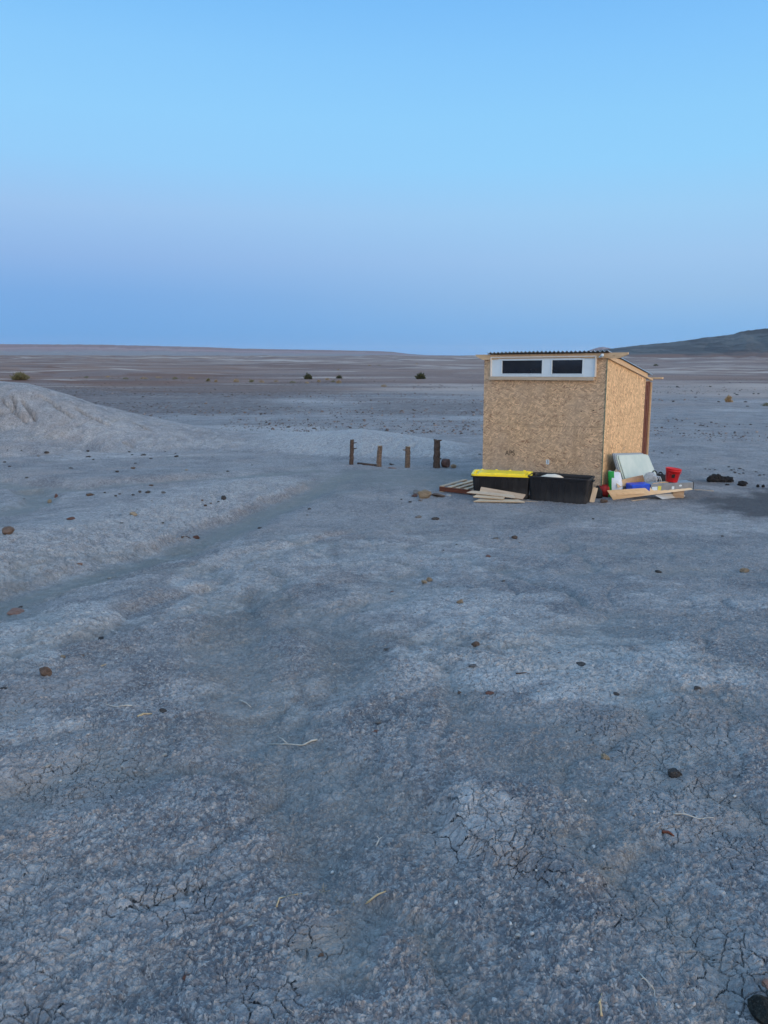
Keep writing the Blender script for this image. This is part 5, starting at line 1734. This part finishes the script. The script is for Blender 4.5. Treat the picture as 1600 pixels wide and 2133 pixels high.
shrub('shrub', 'round dark green shrub on the plain left of the centre', 'shrub', 642, 790, 20, 13, 900, 1, M['shrub_dark'])
shrub('shrub', 'low dark shrub right of the round dark green one', 'shrub', 707, 788.5, 17, 8, 700, 2, M['shrub_dark'])
shrub('shrub', 'spiky dark green shrub between the posts and the shed, on the far plain', 'shrub', 876, 789.5, 26, 14, 1100, 3, M['shrub_dark'])
shrub('shrub', 'yellow-green shrub behind the crest of the clay mound', 'shrub', 42, 792, 36, 17, 1200, 4, M['shrub_olive'])
shrub('shrub', 'small dark shrub on the pale hummock right of the shed', 'shrub', 1366, 762.5, 12, 5, 400, 5, M['shrub_dark'])
shrub('shrub', 'golden tuft of dry grass on the plain right of the shed', 'grass', 1517, 838, 15, 14, 500, 6, M['gold_grass'])
shrub('shrub', 'olive tuft at the right edge of the plain', 'grass', 1597, 846, 22, 8, 400, 7, M['shrub_olive'])
for i, (u, v, w_, h_) in enumerate(((434, 795, 9, 9), (450, 796, 8, 6), (492, 796, 14, 8), (524, 797, 12, 8), (545, 797, 14, 6), (575, 796, 12, 5), (610, 798, 14, 6), (664, 796, 9, 6), (682, 792, 12, 6), (694, 796, 9, 5), (706, 799, 12, 9), (640, 799, 10, 5),
                                    (262, 790, 14, 5), (300, 790, 18, 6), (330, 788, 16, 5), (365, 790, 14, 6), (398, 789, 16, 5), (800, 806, 14, 7), (180, 787, 10, 4), (225, 786, 12, 4), (770, 762, 9, 3), (790, 762, 10, 3), (868, 759, 8, 3), (705, 771, 10, 3))):
    shrub('bunch_grass', 'low dry bunch grass on the far plain left of the shed', 'grass', u, v, w_ * 1.2, h_, 220, 40 + i, M['dry_grass'] if i % 3 or i < 0 else M['shrub_olive'], 'bunch grass clumps on the far plain')['kind'] = 'thing'


# ------------------------------------------------------------------ loose gravel (uncountable)
def scatter(name, label, pts, rad, mat, seed):
    rnd = np.random.default_rng(seed)
    protos = []
    for s in range(6):
        b = bmesh.new(); bmesh.ops.create_icosphere(b, subdivisions=1, radius=1)
        r_ = random.Random(s + seed)
        for v in b.verts: v.co *= r_.uniform(.72, 1.12)
        b.verts.index_update()
        protos.append((np.array([v.co[:] for v in b.verts]), np.array([[v.index for v in f.verts] for f in b.faces]))); b.free()
    VV, FF, TT, base = [], [], [], 0
    which = rnd.integers(0, 6, len(pts))
    for s in range(6):
        idx = np.where(which == s)[0]
        if not len(idx): continue
        pv, pf = protos[s]
        an = rnd.uniform(0, 2 * math.pi, len(idx)); c, sn = np.cos(an), np.sin(an)
        r = rad[idx]
        sx, sy, sz = r * rnd.uniform(.8, 1.3, len(idx)), r * rnd.uniform(.6, 1, len(idx)), r * rnd.uniform(.45, .8, len(idx))
        x = pv[None, :, 0] * sx[:, None]; y = pv[None, :, 1] * sy[:, None]; z = pv[None, :, 2] * sz[:, None]
        V = np.stack([x * c[:, None] - y * sn[:, None] + pts[idx, 0][:, None], x * sn[:, None] + y * c[:, None] + pts[idx, 1][:, None], z + pts[idx, 2][:, None] + sz[:, None] * .35], -1)
        nv = len(pv)
        FF.append((pf[None] + (base + np.arange(len(idx)) * nv)[:, None, None]).reshape(-1, 3)); VV.append(V.reshape(-1, 3))
        TT.append(np.repeat(rnd.uniform(0, 1, len(idx)), nv)); base += len(idx) * nv
    me = np_mesh(name, np.concatenate(VV), np.concatenate(FF), False)
    attr(me, 'tone', np.concatenate(TT))
    return tag(obj(name, me, mat), label, kind='stuff')


def tone_mat(name, stops):
    t = NT(name); tn = t.att('tone'); n = t.noise(t.coord('Object'), 60, 3)
    c = t.ramp(tn, stops, 'LINEAR')
    return t.done(t.mix(t.rng(n, .4, .7, 0, .3), c, (.12, .12, .13)), .92, .12)


N = 9000
rr = 1.3 + 9.5 * RNG.random(N) ** 1.5; aa = RNG.uniform(R(-40), R(40), N)
xx, yy = rr * np.sin(aa), rr * np.cos(aa)
keep = (fbm(xx / 1.1, yy / 1.1, 161, 3) + RNG.normal(0, .3, N)) > .0
xx, yy, rr = xx[keep], yy[keep], rr[keep]
rad = np.clip(RNG.lognormal(math.log(.0035), .5, len(xx)), .002, .012) * (1 + rr * .06)
scatter('gravel', 'loose crumbs of dry clay strewn over the near ground', np.stack([xx, yy, macro(xx, yy)], 1), rad,
        tone_mat('clay_crumb', [(0, (.16, .16, .17)), (.5, (.28, .277, .28)), (.85, (.38, .375, .37)), (1, (.50, .49, .47))]), 3)
N = 26000
rr = 25 + 75 * RNG.random(N) ** 1.3; aa = RNG.uniform(R(-34), R(34), N)
xx, yy = rr * np.sin(aa), rr * np.cos(aa)
f1 = fbm(xx / 16, yy / 6, 211, 4) + RNG.normal(0, .12, N)
azl = sstep(R(1), R(-9), aa) * (rr > 33) * (rr < 76)
ctr = (aa > R(-4)) & (aa < R(12)) & (rr > 31) & (rr < 46)
keep = ((f1 + .28 * azl + .25 * ctr - .25 * (aa > R(17))) > .12) & ~((rr < 30) & (aa < R(-12)))
xx, yy, rr = xx[keep], yy[keep], rr[keep]
rad = np.clip(RNG.lognormal(math.log(.026), .45, len(xx)), .012, .09)
scatter('gravel', 'dark desert pavement stones strewn over the middle plain', np.stack([xx, yy, macro(xx, yy)], 1), rad,
        tone_mat('desert_pavement', [(0, (.06, .054, .055)), (.5, (.12, .098, .092)), (.85, (.19, .14, .125)), (1, (.32, .28, .26))]), 5)


# ------------------------------------------------------------------ light
SUN_AZ = math.atan2(.55, -.83)       # behind the camera to the right, clockwise from +Y
SUN_EL = R(9.0)
ld = bpy.data.lights.new('sun', 'SUN'); lo = bpy.data.objects.new('sun', ld); COL.objects.link(lo)
sd = Vector((math.sin(SUN_AZ) * math.cos(SUN_EL), math.cos(SUN_AZ) * math.cos(SUN_EL), math.sin(SUN_EL)))
lo.rotation_euler = sd.to_track_quat('Z', 'Y').to_euler()
ld.energy = 1.35; ld.angle = R(40); ld.color = (1.0, .80, .60)

wd_ = bpy.data.worlds.new('World'); SC.world = wd_; wd_.use_nodes = True
t = wd_.node_tree; t.nodes.clear()
nn = t.nodes.new; ln = t.links.new
out = nn('ShaderNodeOutputWorld'); bg = nn('ShaderNodeBackground'); ln(bg.outputs[0], out.inputs[0])
sky = nn('ShaderNodeTexSky'); sky.sky_type = 'NISHITA'; sky.sun_disc = False; sky.sun_elevation = SUN_EL; sky.sun_rotation = SUN_AZ; sky.altitude = 1500
tc = nn('ShaderNodeTexCoord'); sep = nn('ShaderNodeSeparateXYZ'); ln(tc.outputs['Generated'], sep.inputs[0])


def s2l(c): return tuple(((x / 255 + .055) / 1.055) ** 2.4 if x > 10.3 else x / 255 / 12.92 for x in c)


def wramp(stops):
    nd = nn('ShaderNodeValToRGB'); cr = nd.color_ramp
    while len(cr.elements) < len(stops): cr.elements.new(.5)
    for e, (p, c) in zip(cr.elements, stops): e.position = p; e.color = (*c, 1)
    ln(sep.outputs['Z'], nd.inputs[0]); return nd.outputs[0]


el = lambda v: math.sin(math.atan((1066.5 - v) / 1603) - R(11.5))
SKY_L = wramp([(0.0, s2l((98, 161, 227))), (el(700), s2l((102, 163, 226))), (el(620), s2l((118, 169, 228))), (el(545), s2l((141, 181, 232))), (el(450), s2l((156, 196, 240))),
               (el(350), s2l((149, 206, 251))), (el(250), s2l((146, 208, 254))), (el(120), s2l((138, 203, 254))), (el(0), s2l((126, 194, 252))), (.62, (.42, .76, 1.22)), (1, (.50, .84, 1.34))])
SKY_R = wramp([(0.0, s2l((115, 174, 232))), (el(690), s2l((126, 180, 233))), (el(620), s2l((148, 190, 233))), (el(545), s2l((158, 199, 240))), (el(450), s2l((157, 207, 247))),
               (el(350), s2l((147, 210, 254))), (el(250), s2l((142, 207, 254))), (el(120), s2l((132, 199, 254))), (el(0), s2l((122, 190, 251))), (.62, (.42, .76, 1.22)), (1, (.50, .84, 1.34))])
SKY_B = wramp([(0.0, (2.9, 1.9, 1.2)), (.12, (2.6, 1.95, 1.45)), (.3, (1.6, 1.55, 1.5)), (.6, (.80, 1.06, 1.36)), (1, (.50, .84, 1.34))])
# azimuth blends: left to right across the view, then towards the glow behind the camera
mr = nn('ShaderNodeMapRange'); ln(sep.outputs['X'], mr.inputs[0]); mr.inputs[1].default_value = -.45; mr.inputs[2].default_value = .45; mr.interpolation_type = 'SMOOTHSTEP'
m1 = nn('ShaderNodeMix'); m1.data_type = 'RGBA'; ln(mr.outputs[0], m1.inputs[0]); ln(SKY_L, m1.inputs[6]); ln(SKY_R, m1.inputs[7])
dt = nn('ShaderNodeVectorMath'); dt.operation = 'DOT_PRODUCT'; ln(tc.outputs['Generated'], dt.inputs[0]); dt.inputs[1].default_value = (sd.x, sd.y, 0)
mr2 = nn('ShaderNodeMapRange'); ln(dt.outputs['Value'], mr2.inputs[0]); mr2.inputs[1].default_value = -.25; mr2.inputs[2].default_value = .95; mr2.interpolation_type = 'SMOOTHSTEP'
m2 = nn('ShaderNodeMix'); m2.data_type = 'RGBA'; ln(mr2.outputs[0], m2.inputs[0]); ln(m1.outputs[2], m2.inputs[6]); ln(SKY_B, m2.inputs[7])
STR = .12
sc_ = nn('ShaderNodeVectorMath'); sc_.operation = 'SCALE'; ln(m2.outputs[2], sc_.inputs[0]); sc_.inputs['Scale'].default_value = 1 / STR
m3 = nn('ShaderNodeMix'); m3.data_type = 'RGBA'; m3.inputs[0].default_value = .97; ln(sky.outputs[0], m3.inputs[6]); ln(sc_.outputs[0], m3.inputs[7])
ln(m3.outputs[2], bg.inputs['Color']); bg.inputs['Strength'].default_value = STR

# ------------------------------------------------------------------ air
hb = bmesh.new(); add_box(hb, (0, 0, 34), (13000, 13000, 84))
hz = obj('haze', bm_mesh('haze', hb))
hm = bpy.data.materials.new('haze_air'); hm.use_nodes = True
ht = hm.node_tree; ht.nodes.clear()
ho = ht.nodes.new('ShaderNodeOutputMaterial'); pv = ht.nodes.new('ShaderNodeVolumePrincipled')
pv.inputs['Color'].default_value = (.80, .88, .96, 1); pv.inputs['Density'].default_value = 5e-5; pv.inputs['Anisotropy'].default_value = 0.0
ht.links.new(pv.outputs[0], ho.inputs['Volume'])
hz.data.materials.append(hm)
tag(hz, kind='stuff')

SC.view_settings.view_transform = 'Standard'; SC.view_settings.look = 'None'; SC.view_settings.exposure = 0; SC.view_settings.gamma = 1
SC.view_settings.use_curve_mapping = False
SC.cycles.use_adaptive_sampling = True; SC.cycles.adaptive_threshold = .02
SC.cycles.max_bounces = 4; SC.cycles.diffuse_bounces = 3; SC.cycles.volume_bounces = 0
SC.cycles.use_denoising = True
